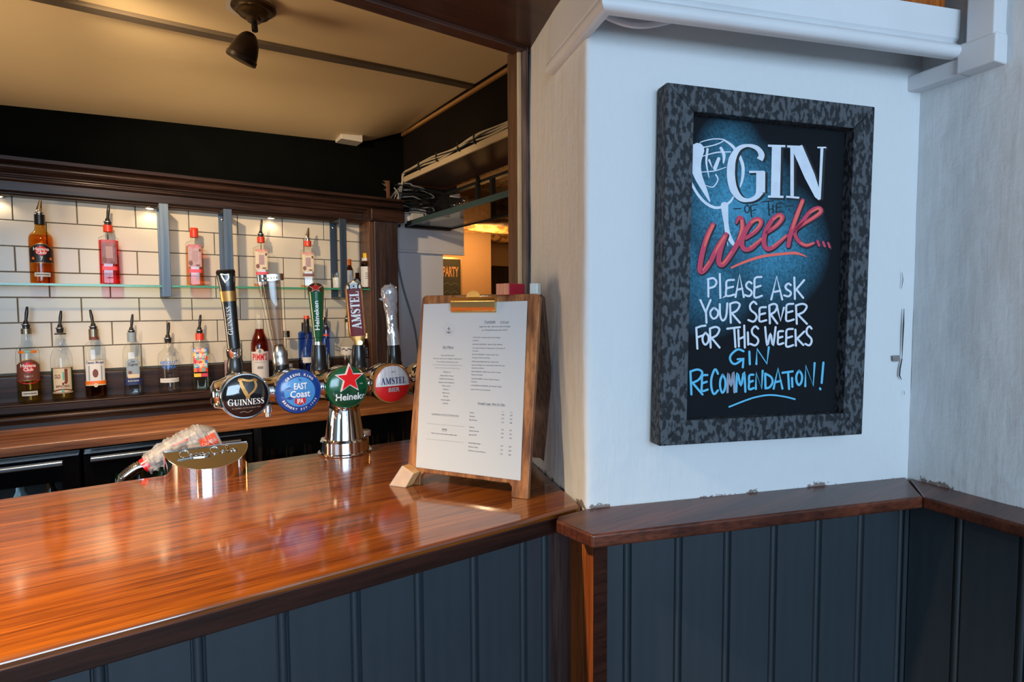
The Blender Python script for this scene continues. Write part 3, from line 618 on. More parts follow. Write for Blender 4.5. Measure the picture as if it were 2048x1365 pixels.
# cracks and a chip by the right-hand corner of the pillar face
wf = bpy.data.objects['wall_front']
def fpt(px, py, off=.0034): return onpl(px, py, (*pl(0, off), 0), np.array([*nP, 0]))
M['crack'] = mat('crack', (.03, .028, .028), .9); M['bareplaster'] = mat('bare_plaster', (.22, .19, .18), .9)
for pts, wd in (([(1808, 618), (1807, 650), (1805, 690), (1804, 718)], [1.2, 3.2, 2.4, 1]), ([(1804, 718), (1800, 738), (1799, 752), (1803, 760)], [2.4, 3, 3, 1]), ([(1804, 545), (1806, 560), (1803, 578)], [.6, 1.4, .6]), ([(1808, 782), (1809, 790)], [.8, .8])):
    vs, fs = ribbon(pts, wd, cap=False); MB().add([fpt(*v) for v in vs], fs).build('crack', 'crack', wf)
MB().add([fpt(x, y) for x, y in ((1785, 712), (1799, 711), (1800, 722), (1793, 724), (1786, 723))], [(0, 1, 2, 3, 4)]).build('chip', 'bareplaster', wf)
# ================================================================== dado: beaded boards and ledge
def plank_mesh(w_, z0, z1):
    pr = [(0, 0), (w_-.0175, 0)]
    if w_ > .03: pr += [(w_-.0165, .004), (w_-.015, .004)]+[(w_-.0095-.0052*math.cos(R(a)), .0035-.0048*math.sin(R(a))) for a in range(0, 181, 30)]+[(w_-.004, .004), (w_-.0025, .0045), (w_-.001, 0)]
    pr += [(w_, 0), (w_, .014), (0, .014)]
    o = MB().prism(pr, z0, z1).build('plank_source', 'navy', smooth=32); me = o.data; bpy.data.objects.remove(o); return me
PW = .0937; pk = plank_mesh(PW, 0, 1.072)
def planks(parent, org, rot, first, n, last):
    ex = Vector((math.cos(rot), math.sin(rot), 0)); x = 0
    for i in range(n+2):
        w_ = first if i == 0 else (last if i == n+1 else PW)
        if w_ < .012: continue
        o = link('plank', pk if abs(w_-PW) < 1e-4 else plank_mesh(w_, 0, 1.072), parent, Vector(org)+ex*x); o.rotation_euler = (0, 0, rot); x += w_
dado = struct(MB().prism([tuple(pl(.0225, .006)), tuple(pl(.655, .006)), tuple(pl(.655, -.04)), tuple(pl(.0225, -.04))], 0, 1.076).build('wall_panelling_front', 'blackmatte'))
planks(dado, (*pl(.0225, .02), 0), AP, .0520, 6, .0145)
dado2 = struct(MB().prism([tuple(CR+dR*0+nR*.006), tuple(CR+dR*2.4+nR*.006), tuple(CR+dR*2.4-nR*.04), tuple(CR-nR*.04)], 0, 1.076).build('wall_panelling_right', 'blackmatte'))
planks(dado2, (*(CR+dR*.02+nR*.02), 0), math.atan2(dR[1], dR[0]), .0915, 10, .02)
def z10(px, py): q = onz(px, py, Z_C); return (q[0], q[1])
corner = z10(1846, 993); offR = float(np.dot(np.array(corner)-CR, nR))
mb = MB(); mb.prism([z10(1184, 1070), corner, tuple(CR-nP*.004), tuple(pl(.0, -.002)), (.5613, .6865), (.5473, .6742)], 1.0785, Z_C-.001)
struct(mb.build('trim_5', 'ledge', bevel=.0042, seg=3))
mb = MB(); mb.prism([(corner[0]+.0008, corner[1]), tuple(CR+dR*2.4+nR*offR), tuple(CR+dR*2.4), tuple(CR+dR*.004)], 1.0785, Z_C-.001)
struct(mb.build('trim_6', 'ledge', bevel=.0042, seg=3))
mb = MB(); mb.prism([tuple(pl(-.004, .042)), tuple(pl(.0225, .036)), tuple(pl(.0225, -.12)), tuple(pl(-.004, -.12))], 0, 1.078)
t7 = struct(mb.build('trim_7', 'endwood', bevel=.0015)); mb = MB(); mb.prism([tuple(pl(-.0035, .0425)), tuple(pl(-.0035, .0445)), tuple(pl(.022, .0385)), tuple(pl(.022, .0365))], 0, 1.077); mb.build('front_strip', 'dark_edge_wood', t7)
# ================================================================== the bar
bt = tag(MB().prism([(-1.5, .70), (.6225, .70), tuple(O2+dS*.33+nS*.003), (.735, 1.317), (-1.5, 1.317)], Z_C-.033, Z_C).build('mahogany_counter', 'counter', bevel=.006, seg=3), 'glossy reddish mahogany bar top with a rounded front edge', 'bar top')
MB().box(-1.5, .621, .6982, .715, Z_C-.0335, Z_C-.0085).build('edge_shade_strip', 'dark_edge_wood', bt, bevel=.0015)  # added dark strip: shade of the front edge put into the wood colour
bf = thing('counter_panelling', 'dark navy beaded-board front panel beneath the mahogany bar top', 'bar front', (-1.3, .754, 0))
MB().box(-.05, 1.94, .0, .04, 0, 1.066).build('backing', 'blackmatte', bf)
MB().box(1.884, 1.945, -.012, .0, 0, 1.066).build('end_board', 'darkwood_v', bf)
planks(bf, (0, -.014, 0), 0, 1.2785-13*PW, 13+6, .045)
# hatch header (soffit) and post
sf = struct(MB().prism([(-1.8, .58), (.60, .58), (.735, 1.0), (-1.8, 1.0)], 1.966, 2.6).build('wall_header', 'soffit'))
MB().box(-1.8, .73, .972, 1.004, 1.958, 1.985).build('soffit_edge', 'soffit', sf, bevel=.003)
hp = tag(thing('hatch_post', 'moulded wooden post at the right of the bar opening', 'post', (.70, .99, Z_C)))
MB().box(0, .045, 0, .034, 0, .866).build('post', 'postwood', hp, bevel=.0015)
MB().box(.001, .0075, -.006, 0, 0, .866).build('pale_strip', mat('pale_pine', (.52, .36, .19), .5, color2=(.60, .43, .25), noise_scale=20, stretch=(8, 8, 1)), hp)
mb = MB(); mb.prism([(.0075, 0), (.0078, -.014), (.0105, -.018), (.013, -.016), (.015, -.019), (.018, -.017), (.020, -.012), (.020, 0)], 0, .866)
mb.build('moulding', mat('worn_moulding', (.055, .028, .020), .45, color2=(.17, .105, .08), noise_scale=16, stretch=(5, 5, .5), coat=.2), hp, smooth=25)
MB().box(.020, .030, -.010, 0, 0, .866).build('gap_lath', 'blackmatte', hp)
# ================================================================== side of the bar: header, cable shelf, rack, view into the next room
XS = 1.305
struct(MB().box(XS, XS+.04, 1.0, WY, 2.128, 2.6).build('wall_side_header', mat('dark_header', (.0045, .003, .0024), .7, spec=.15, color2=(.007, .0045, .0035), noise_scale=4)))
struct(MB().box(XS-.012, XS, 1.0, WY-.02, 2.362, 2.376).build('trim_8', mat('amber_lit_batten', (.36, .19, .06), .55)))  # orange light falling on this batten is put into its colour
sh = struct(MB().box(XS+.001, 1.555, 1.0, WY-.045, 2.113, 2.127).build('trim_9', wood('shelf_underside', (.030, .011, .005), (.065, .023, .009), 1, rough=.7, coat=0, scale=1.5, tight=6)))
MB().box(XS-.010, XS+.001, 1.0, WY-.06, 2.113, 2.142).build('edge_trunking', mat('cream_trunking', (.50, .40, .27), .5), sh, bevel=.002)
M['orangebead'] = mat('orange_bead', (.42, .22, .08), .5)
cb = []
for k, (dz, r, m_, lab) in enumerate(((.004, .0045, 'cablew', 'lowest cream cable clipped along the high shelf edge'), (.012, .004, 'cablew', 'middle cream cable clipped along the high shelf edge'), (.020, .005, 'cablew', 'topmost cream cable sagging between black ties on the high shelf edge'), (.010, .0035, 'cablek', 'thin black cable among the cream ones on the high shelf edge'))):
    P = []
    for i in range(22):
        y = 1.05+i*(2.88-1.05)/21; P.append((XS-.013-.005*(k % 2)+.003*math.sin(i*1.7+k), y, 2.142+dz+r+.006*math.sin(i*1.05+k*.8)))
    P += [(XS-.02, 2.895, 2.10), (XS-.045-.02*k, 2.90, 2.02), (XS-.06-.015*k, 2.90, 1.96)]
    c = tag(MB().tube(P, r, 7, smooth=3).build('cable', m_, smooth=60), lab, 'cable', 'cables along the high shelf')
for i, y in enumerate((1.25, 1.55, 1.86, 2.13, 2.27, 2.48, 2.68)):
    tag(MB().box(XS-.026, XS-.006, y, y+.006, 2.136, 2.178).build('cable_tie', 'cablek', bevel=.001), 'small black cable tie around the cream cables, %s from the hatch post' % ('first', 'second', 'third', 'fourth', 'fifth', 'sixth', 'seventh')[i], 'cable tie', 'cable ties on the high shelf')
rk = thing('hanging_rack', 'teal steel and glass overhead rack in the side opening', 'rack', (XS, 1.0, 1.876))
MB().box(-.006, .006, .05, 1.87, 0, .026).build('front_rail', 'teal_steel', rk, bevel=.001)
MB().box(.258, .266, .05, 1.93, 0, .016).build('back_rail', 'blackmatte', rk, bevel=.001)
MB().box(-.006, .266, 1.87, 1.895, -.004, .016).build('end_rail', 'blackmatte', rk, bevel=.001)
MB().box(.006, .258, .05, 1.86, .004, .010).build('pane', 'dark_glass', rk)
for y in (.5, 1.55): MB().box(.245, .258, y, y+.013, .016, .240).build('hanger', 'blackmatte', rk)
MB().box(.006, .258, .85, .87, -.012, .0).build('cross_bar', 'teal_steel', rk)
# white boxed-in return beside the back bar
struct(MB().box(1.205, 1.556, 2.945, 3.05, 0, 1.76).build('wall_return', 'offwhite'))
bx = struct(MB().box(1.205, 1.685, 2.925, 3.05, 1.757, 1.955).build('trim_10', 'offwhite', bevel=.002))
MB().box(1.205, 1.685, 2.920, 2.945, 1.742, 1.756).build('lower_lip', 'offwhite', bx, bevel=.002)
struct(MB().box(1.205, 1.60, 2.935, 3.05, 1.956, 2.112).build('trim_14', 'blackmatte')); struct(MB().box(1.601, 1.665, 2.932, 3.05, 1.956, 2.10).build('trim_15', 'offwhite'))
wf_ = thing('opening_frame', 'black mullioned frame at the top of the side opening', 'frame', (1.575, 1.0, 1.893))
MB().box(0, .03, .05, 1.93, .19, .220).build('top_rail', 'blackmatte', wf_)
for y in (1.10, 1.25, 1.447, 1.592): MB().box(0, .022, y, y+.022, .0, .19).build('mullion', 'blackmatte', wf_)
MB().box(-.004, .0, .05, 1.80, .205, .219).build('lit_bead', 'orangebead', wf_)
tag(MB().tube([(*ony(792, 508, 2.93)[:2], 1.738), tuple(ony(806, 575, 2.93)), tuple(ony(830, 660, 2.93)), tuple(ony(842, 760, 2.93))], .0055, 8, smooth=4).build('conduit', 'cableg', smooth=60), 'grey cable conduit slanting down the white return wall', 'conduit')
sk = thing('socket_box', 'white wall socket box behind the teal rack rail', 'socket', (1.385, 2.925, 1.90))
MB().box(-.045, .045, -.03, 0, 0, .085).build('case', 'white_plastic', sk, bevel=.004); MB().lathe([(.005, 0), (.005, .002)], 10, c=(.03, -.03, .05), axis='-y').build('screw', 'black', sk)
random.seed(3)
for k in range(13):
    z = 1.955+k*.0125; y = 2.905-.008*(k % 3); a = random.uniform(1.235, 1.27); b = random.uniform(1.42, 1.49)
    P = [(a, y, z), (a+.06, y-.01, z+random.uniform(-.012, .012)), ((a+b)/2, y-.012, z+random.uniform(-.016, .016)), (b-.03, y-.006, z+random.uniform(-.008, .008)), (b, y+.005, z-.012), (b-.05, y+.008, z-.022)]
    nm = ('grey', 'black', 'dark')[k % 3]
    tag(MB().tube(P, random.choice((.004, .005, .0035)), 7, smooth=4).build('looped_cable', ('cableg', 'cablek', 'cablek')[k % 3], smooth=60), '%s cable coiled in the tangle by the side upright, %s from the bottom' % (nm, ('first', 'second', 'third', 'fourth', 'fifth', 'sixth', 'seventh', 'eighth', 'ninth', 'tenth', 'eleventh', 'twelfth', 'thirteenth')[k]), 'cable', 'coiled cables of the tangle')
for k, P in enumerate(([(1.285, 2.89, 2.10), (1.262, 2.885, 2.04), (1.245, 2.88, 1.96)], [(1.29, 2.89, 2.11), (1.272, 2.885, 2.03), (1.262, 2.88, 1.93), (1.25, 2.88, 1.87)], [(1.23, 2.87, 2.075), (1.255, 2.87, 2.04), (1.25, 2.87, 1.99), (1.225, 2.87, 1.965)])):
    tag(MB().tube(P, .004, 7, smooth=5).build('hanging_cable', 'cableg', smooth=60), ('grey cable dropping from the left end of the cable shelf', 'longer grey cable dropping past the side upright', 'pale grey cable curling above the cornice end')[k], 'cable')
tf = thing('torn_lath', 'frayed torn strip of bare wood sticking out above the cornice end', 'wood scrap', (1.185, 2.868, 2.0))
MB().box(0, .018, -.008, .004, 0, .105).build('strip', 'postwood', tf, bevel=.002)
for k in range(6): MB().add([(0, -.004, .040+.010*k), (0, -.004, .053+.010*k), ((-.012, -.020, -.008, -.030, -.016, -.024)[k], -.012, .050+.010*k+(.004, -.006, .002, .006, -.004, .0)[k]), (0, .002, .046+.010*k)], [(0, 1, 2), (1, 3, 2), (0, 2, 3), (0, 3, 1)]).build('splinter', mat('splinter', (.22, .15, .11), .7) if k == 0 else bpy.data.materials['splinter'], tf)
fx = thing('gas_fitting', 'cluster of small chrome gas fittings high in the side opening', 'fitting', (1.60, 2.91, 2.02))
for k, (x, z) in enumerate(((0, 0), (.035, .012), (.065, .03))):
    p_ = MB().lathe([(.006, -.03), (.011, -.02), (.013, 0), (.011, .012), (.014, .016), (.014, .026), (.008, .03)], 14, c=(x, -.02, z), axis='-y').build('nozzle', 'chrome', fx, smooth=40)
MB().box(-.01, .075, 0, .014, -.02, .05).build('bracket_plate', 'blackmatte', fx)
# next room seen through the side opening
struct(MB().box(1.3, 2.42, 4.0, 4.1, 0, 2.6).build('wall_next_room', 'amberwall'))
wn = struct(MB().box(2.42, 2.56, 4.0, 4.9, 0, 2.6).build('wall_next_return', 'amberwall'))
mb = MB(); mb.box(2.56, 2.72, 4.8, 4.9, 0, 2.6); mb.box(2.72, 4.3, 4.8, 4.9, 1.86, 2.6); mb.box(3.75, 4.3, 4.8, 4.9, 0, 1.86)
struct(mb.build('wall_next_rear', 'amberwall')); struct(MB().box(4.25, 4.35, 1.0, 4.9, 0, 2.6).build('wall_next_right', 'amberwall')); struct(MB().box(1.45, 4.3, .93, 1.0, 0, 2.6).build('wall_next_front', 'amberwall')); struct(MB().box(1.61, 4.35, .95, 3.0, 2.18, 2.25).build('ceiling_next_near', 'roughbeam'))
struct(MB().box(2.72, 3.75, 4.86, 4.92, 0, 1.86).build('door_1', 'darkwood_v')); d1 = bpy.data.objects['door_1']
MB().box(2.80, 2.87, 4.835, 4.86, 1.70, 1.74).build('door_closer', 'bronze', d1); MB().box(2.87, 3.05, 4.835, 4.845, 1.72, 1.735).build('closer_arm', 'bronze', d1)
struct(MB().box(1.25, 4.35, 3.0, 4.95, 2.16, 2.25).build('ceiling_next_room', mat('next_ceiling', (.30, .19, .09), .8)))
for i, (y, lab) in enumerate(((3.30, 'nearest'), (3.72, 'middle'), (4.2, 'farthest'))):
    vs = []; n = 44
    for k in range(n+1):
        x = 1.3+3*k/n
        for (dy, dz) in ((-.07, .16), (-.075, .02), (-.05, -.01), (.05, -.01), (.075, .02), (.07, .16)):
            q = Vector((x*6, dy*20+i*5, dz*20)); vs.append((x, y+dy+.014*noise.noise(q), 2.02+dz+.014*noise.noise(q+Vector((9, 0, 0)))))
    struct(MB().add(vs, [(k*6+j, k*6+j+1, k*6+7+j, k*6+6+j) for k in range(n) for j in range(5)]).build('trim_%d' % (11+i), 'roughbeam', smooth=50))
pb = thing('party_chalkboard', 'narrow chalkboard reading PARTY on the amber wall of the next room', 'chalkboard', (*ony(900, 552, 3.98)[:2], 1.30))
cx = 0; MB().box(-.085, .085, -.012, .018, 0, .52).build('slate', mat('party_slate', (.02, .028, .026), .6, color2=(.035, .048, .044), noise_scale=8), pb)
mb = MB()
for s_, z, h_, wd in (('PARTY', .385, .075, .14),):
    put(mb, text(s_, h_, 0, z, off=.022, width=wd), lambda x, y: (x, -.0135, y))
mb.build('lettering', mat('peach_chalk', (.62, .34, .18), .7), pb); mb = MB()
for s_, z, wd in (('HAPPY', .31, .12), ('NIGHT', .245, .12)): put(mb, ribbon([(-wd/2, z+.01), (-wd/4, z+.025), (0, z+.008), (wd/4, z+.025), (wd/2, z+.01)], .008, smooth=4), lambda x, y: (x, -.0135, y))
mb.build('faint_chalk_marks', mat('faint_chalk', (.09, .11, .10), .7), pb)
for s in (-1, 1): MB().box(s*.092-.007, s*.092+.007, -.018, .018, 0, .52).build('frame_bar', 'goldlight', pb)
MB().box(-.099, .099, -.018, .018, .52, .534).build('frame_bar', 'goldlight', pb)
# ================================================================== beer tower
FX, FY = .420, 1.288
bt_ = thing('beer_tap_tower', 'chrome beer tap tower with four round badges and five tall handles', 'beer tap', (FX, FY, Z_C))
MB().lathe([(.058, 0), (.060, .002), (.060, .004), (.055, .006), (.0545, .030), (.052, .034), (.046, .035), (.044, .033)], 48).build('base_ring', 'chrome', bt_, smooth=30)
MB().box(.036, .060, -.010, .012, .030, .045).build('lock_lug', 'chrome', bt_, bevel=.003)
MB().lathe([(.044, .030), (.040, .060), (.034, .098), (.032, .104), (.034, .108), (.034, .122)], 40).build('column', 'chrome', bt_, smooth=40)
BX = [.202, .3045, .4075, .5105, .6135]; BZ = .158
seg = 26; rings = []
for i in range(81):                                           # bulging cross-bar: swells behind every badge
    x = BX[0]-FX-.055+i*(BX[4]-BX[0]+.075)/80; s_ = max(math.cos(math.pi*min(1, min(abs(x-(b-FX)) for b in BX)/.0515)), -1)
    e = 1 if 0 < i < 80 else .6
    rings.append((x, (.030+.010*(s_+1)/2)*e, (.027+.017*(s_+1)/2)*e))
vs = []
for x, dy, dz in rings:
    for k in range(seg):
        a = 2*math.pi*k/seg; vs.append((x, -.012+dy*math.cos(a), BZ+dz*math.sin(a)))
MB().add(vs, [(i*seg+k, i*seg+(k+1) % seg, (i+1)*seg+(k+1) % seg, (i+1)*seg+k) for i in range(80) for k in range(seg)]+[tuple(range(seg))[::-1], tuple(range(80*seg, 81*seg))]).build('cross_bar', 'chrome', bt_, smooth=60)
MB().lathe([(.005, -.054), (.005, -.045), (.009, -.044), (.009, -.03)], 14, c=(.252-FX, -.02, BZ)).build('spout_stub', 'satin', bt_, smooth=40)
RL = .0435
def badge(i, cols, label):
    c = (BX[i]-FX, -.012, BZ)
    MB().lathe([(.040, .0), (.044, .012), (.0455, .030), (.0455, .046), (.044, .050)], 48, c=c, axis='-y').build('badge_can', 'chrome', bt_, smooth=35)
    rim = MB().lathe([(RL+.0025, .046), (RL+.003, .052), (RL+.001, .056), (RL-.002, .056)], 48, c=c, axis='-y').build('badge_rim', cols['rim'], bt_, smooth=35)
    b = thing_part = MB().lathe([(RL, .050), (RL-.0015, .057), (RL*.8, .0605), (RL*.4, .0628), (.0005, .0635)], 48, c=c, axis='-y').build('badge', cols['base'], bt_, smooth=40)
    if label: b['label'] = label
    def fn(x, y, off=.0006):
        r = math.hypot(x, y)/RL; return (c[0]+x, c[1]-(float(np.interp(r, [0, .4, .8, .9655, 1], [.0635, .0628, .0605, .057, .050]))+off), c[2]+y)
    return b, fn
def lay(parent, fn, name, m, *vfs, off=.0006):
    mb = MB()
    for vf in vfs: put(mb, vf, lambda x, y: fn(x, y, off))
    return mb.build(name, m, parent)
def harp(s_, cx, cy):
    return [ribbon([(cx+x*s_, cy+y*s_) for x, y in p], [q*s_ for q in wd], smooth=5, cap=True) for p, wd in (
        ([(-.42, .40), (-.40, .48), (-.25, .46), (.1, .38), (.38, .42), (.48, .36)], [.06, .10, .12, .11, .12, .05]),
        ([(-.34, .40), (-.26, .1), (-.12, -.22), (.02, -.5)], [.13, .17, .19, .16]),
        ([(.36, .38), (.42, .1), (.30, -.16), (.08, -.36), (-.02, -.5)], [.10, .13, .11, .10, .16]))]
# badge 1: black with golden harp
b, fn = badge(0, {'rim': 'chrome', 'base': 'blackgloss'}, 'glossy black badge with a golden harp')
lay(b, fn, 'harp_strings', 'bronze', *[ribbon([(-.005+.0035*k, .0300), (-.0035+.0026*k, .0295-.0135+.0026*k)], .0007, cap=False) for k in range(6)], off=.0009)
lay(b, fn, 'harp', 'gold', *harp(.037, .003, .0165), off=.0012)
lay(b, fn, 'lettering', 'white', serif('GUINNESS', .0115, .0, -.0165, width=.066, bold=.95, caps=1.16), off=.0012)
lay(b, fn, 'small_lettering', 'goldlight', text("ST. JAMES'S GATE DUBLIN 1759", .0021, 0, -.0235, width=.052), ribbon([(-.012, -.031), (-.004, -.0295), (.002, -.032), (.010, -.0285)], .0007, smooth=4), off=.0012)
# badge 2: blue round ale badge
b, fn = badge(1, {'rim': 'blue', 'base': 'blue'}, 'round blue badge with white lettering on a sky-blue disc')
lay(b, fn, 'sky_disc', 'midblue', disc(.031, .031, rings=4), off=.0008)
lay(b, fn, 'shark_shape', 'blue', ([(-.031, .006), (-.022, .012), (-.014, .008), (-.020, .002)], [(0, 1, 2, 3)]), ([(-.03, -.012), (-.02, -.008), (-.012, -.012), (-.02, -.015)], [(0, 1, 2, 3)]), ([(-.004, .030), (.001, .022), (.004, .024)], [(0, 1, 2)]), off=.0011)
lay(b, fn, 'lettering', 'white', text('EAST', .0125, .001, .006, off=.022, width=.026), text('Coast', .0135, .0, -.0105, off=.022, width=.040), off=.0016)
lay(b, fn, 'shield', 'red', ([(-.011, -.013), (.011, -.013), (.011, -.023), (.0, -.028), (-.011, -.023)], [(0, 1, 2, 3, 4)]), off=.0012)
lay(b, fn, 'shield_lettering', 'white', text('IPA', .0095, 0, -.0235, off=.022, width=.013), off=.0017)
vs_ = []
for word, top in (('GREENE KING', 1), ('BREWERY EST.1799', -1)):
    n_ = len(word); sp = R(9.0 if top > 0 else 8.2)
    for j, ch in enumerate(word):
        if ch == ' ': continue
        a = (j-(n_-1)/2)*sp; tv, tf_ = text(ch, .0048, 0, -.0024, off=.022); rr = .0365
        ca, sa = math.cos(a), math.sin(a)
        vs_.append(([(rr*sa+x*ca+y*sa, rr*ca-x*sa+y*ca) if top > 0 else (rr*sa+x*ca-y*sa, -rr*ca+x*sa+y*ca) for x, y in tv], tf_))
lay(b, fn, 'ring_lettering', 'white', *vs_, off=.0012)
# badge 3: green with a red star
b, fn = badge(2, {'rim': 'green', 'base': 'green'}, 'round green badge with a large red star')
lay(b, fn, 'lower_field', 'greendark', disc_band(.0410, -.0409, -.004), off=.0010)
lay(b, fn, 'dividing_line', 'green2', rect(-.039, .039, -.0045, -.0035), off=.0014)
lay(b, fn, 'lettering', 'white', text('Heineke', .0145, .004, -.0265, off=.022, width=.066), off=.0017)
lay(b, fn, 'small_lettering', 'white', text('EST.', .0028, -.0255, .006), text('1873', .0028, .0275, .006), off=.0012)
for nm, m_, r_, y0, y1 in (('star_border', 'white', .0335, .062, .068), ('star', 'brightred', .0285, .068, .0705)):
    v2, _ = star(r_, 0, .020, inner=.42); ring = v2[1:]; c = (BX[2]-FX, -.012, BZ)
    MB().add([(c[0]+x, c[1]-y0, c[2]+y) for x, y in ring]+[(c[0]+x, c[1]-y1, c[2]+y) for x, y in ring]+[(c[0], c[1]-y1, c[2]+.020)],
             [tuple(range(10))]+[(k, (k+1) % 10, 10+(k+1) % 10, 10+k) for k in range(10)]+[(10+k, 10+(k+1) % 10, 20) for k in range(10)]).build(nm, m_, b)
# badge 4: silver over red lager badge
b, fn = badge(3, {'rim': 'gold', 'base': 'red'}, 'round badge silver above and red below with a gold rim')
n_ = 24; arc = [(.0428*math.cos(math.pi*k/n_), .0428*math.sin(math.pi*k/n_)) for k in range(n_+1)]
vs_ = [(x, -.003+(y+.003)*t if False else y*t+(-.003)*(1-t)) for t in (0, .25, .5, .75, 1) for x, y in arc]
lay(b, fn, 'silver_field', mat('silver_field', (.56, .57, .60), .3, color2=(.68, .69, .71), noise_scale=5, stretch=(40, 1, 1), ramp=(.45, .55)), disc_band(.0425, -.003, .0424), off=.0010)
lay(b, fn, 'white_line', 'white', rect(-.041, .041, -.0042, -.0022), off=.0013)
lay(b, fn, 'lettering', 'navyprint', serif('AMSTEL', .0145, 0, .0005, width=.060), text('1870', .0034, 0, .026), off=.0016)
lay(b, fn, 'silver_lettering', 'lab_grey', text('BIER', .0095, .001, -.0175, off=.022, width=.027), off=.0016)
b, fn = badge(4, {'rim': 'chrome', 'base': 'blackgloss'}, None)
# ---- handles
def hpos(px, pyb, pxt, pyt, Y=1.335):
    a = ony(px, pyb, Y); t = ony(pxt, pyt, Y); return a, t
def handle_frame(i, px, pyb, pxt, pyt, label, Y=1.335):
    """empty-free: returns a transform taking local (x across, y out to customer, z along 0..1) to tower space"""
    a, t = hpos(px, pyb, pxt, pyt, Y); a = Vector(a)-Vector((FX, FY, Z_C)); t = Vector(t)-Vector((FX, FY, Z_C)); ax = t-a; L_ = ax.length; ax.normalize()
    face = Vector((-FX, -FY, 0)).normalized()               # handles are turned to face the customers
    f_ = (face-ax*face.dot(ax)).normalized(); x_ = f_.cross(ax)*-1
    # a socket under every handle carries it on the cross-bar
    base = Vector((a.x, a.y, BZ+.02)); MB().tube([base, a.lerp(base, .7), a.lerp(base, .65), a.lerp(base, .3), a], [.019, .019, .017, .017, .014], 18).build('tap_socket', 'black', bt_, smooth=40)
    MB().tube([(a.x, -.012, BZ), (a.x, a.y*.6, BZ+.012), (base.x, base.y, base.z+.003)], [.019, .019, .018], 16).build('tap_body', 'chrome', bt_, smooth=40)
    return (lambda x, o, z: a+x_*x+f_*o+ax*z), L_
def loft(fr, prof, m_, name, parent=None, seg=20, smooth=40):
    """prof rows: (z, halfwidth, halfdepth, power, shift)"""
    vs = []
    for row in prof:
        z, w_, d_, p_ = row[:4]; sh = row[4] if len(row) > 4 else 0
        for k in range(seg):
            a = 2*math.pi*(k+.5)/seg; c, q = math.cos(a), math.sin(a); r = 1/((abs(c)/w_)**p_+(abs(q)/d_)**p_)**(1/p_); vs.append(fr(r*c, r*q+sh, z))
    n = len(prof)
    return MB().add(vs, [(i*seg+k, i*seg+(k+1) % seg, (i+1)*seg+(k+1) % seg, (i+1)*seg+k) for i in range(n-1) for k in range(seg)]+[tuple(range(seg))[::-1], tuple(range((n-1)*seg, n*seg))]).build(name, m_, parent or bt_, smooth=smooth)
def up(fr, name, m_, parent, *vfs, o=.02, cz=0, sc=1):        # lettering running up a handle: text x -> handle z
    mb = MB()
    for vf in vfs: put(mb, vf, lambda x, y: fr(-y*sc, o(cz+x) if callable(o) else o, cz+x))
    return mb.build(name, m_, parent)
# 1 black harp handle
fr, L_ = handle_frame(0, 470, 716, 451, 540, '')
loft(fr, [(0, .0135, .0135, 2), (.003, .015, .015, 2), (L_*.10, .0155, .0155, 2.4), (L_*.11, .013, .013, 2)], 'chrome', 'tap_collar')
def gw(z): return .0125+.0045*(z/L_)**2
hd = loft(fr, [(L_*.10, .0125, .0125, 2.3), (L_*.3, gw(L_*.3), .0125, 2.3), (L_*.55, gw(L_*.55), .0125, 2.4), (L_*.80, gw(L_*.8), .0130, 2.5, .001), (L_*.93, .0180, .0145, 2.7, .002), (L_*.98, .0185, .0135, 2.7, .001), (L_, .0165, .010, 2.6, 0)], 'black', 'tap_handle')
hd['label'] = 'tall black tap handle with a gold band and small harp'
loft(fr, [(L_*.645, gw(L_*.645)+.0006, .0134, 2.4), (L_*.76, gw(L_*.76)+.0006, .0138, 2.5, .0008)], 'gold', 'gold_band', hd)
up(fr, 'lettering', 'white', hd, serif('GUINNESS', .0088, 0, -.0040, width=L_*.32, bold=.9, caps=1.12), o=.0142, cz=L_*.43)
mb = MB()
for vf in harp(.018, 0, 0): put(mb, vf, lambda x, y: fr(x, .0172, L_*.905+y))
mb.build('harp', 'goldlight', hd)
# 2 clear acrylic handle with a steel core
fr, L_ = handle_frame(1, 563, 738, 540, 549, '')
core = loft(fr, [(0, .013, .013, 2), (L_*.02, .0165, .0165, 2), (L_*.10, .0165, .0165, 2), (L_*.11, .0158, .0158, 2), (L_*.14, .0165, .0165, 2), (L_*.17, .0165, .0165, 2), (L_*.22, .013, .013, 2), (L_*.26, .008, .008, 2)], 'satin', 'tap_handle')
core['label'] = 'clear acrylic tap handle on a silver foot'
loft(fr, [(0, .0168, .0168, 2), (L_*.045, .0168, .0168, 2)], 'black', 'foot_band', core)
loft(fr, [(L_*.12, .0168, .0168, 2.2), (L_*.3, .0175, .0165, 2.4), (L_*.6, .0215, .018, 2.8), (L_*.93, .027, .020, 3.4)], 'acrylic', 'acrylic_body', core)
loft(fr, [(L_*.93, .0275, .0205, 3.4), (L_*.995, .0275, .0205, 3.4), (L_, .026, .019, 3.4)], 'chrome', 'top_cap', core)
loft(fr, [(L_*.24, .0105, .0100, 2), (L_*.4, .0125, .0105, 2.2), (L_*.7, .0165, .012, 2.4), (L_*.93, .0195, .014, 2.6)], glass('smoky_core', (.66, .60, .56), edge=(.42, .38, .35), rough=.08), 'inner_core', core)
mb = MB(); [put(mb, rect(-.016+.006*k, -.0125+.006*k, .0005, .0045, 1), lambda x, y: fr(x, .0212, L_*.945+y)) for k in range(6)]; mb.build('cap_marks', 'bronze', core)
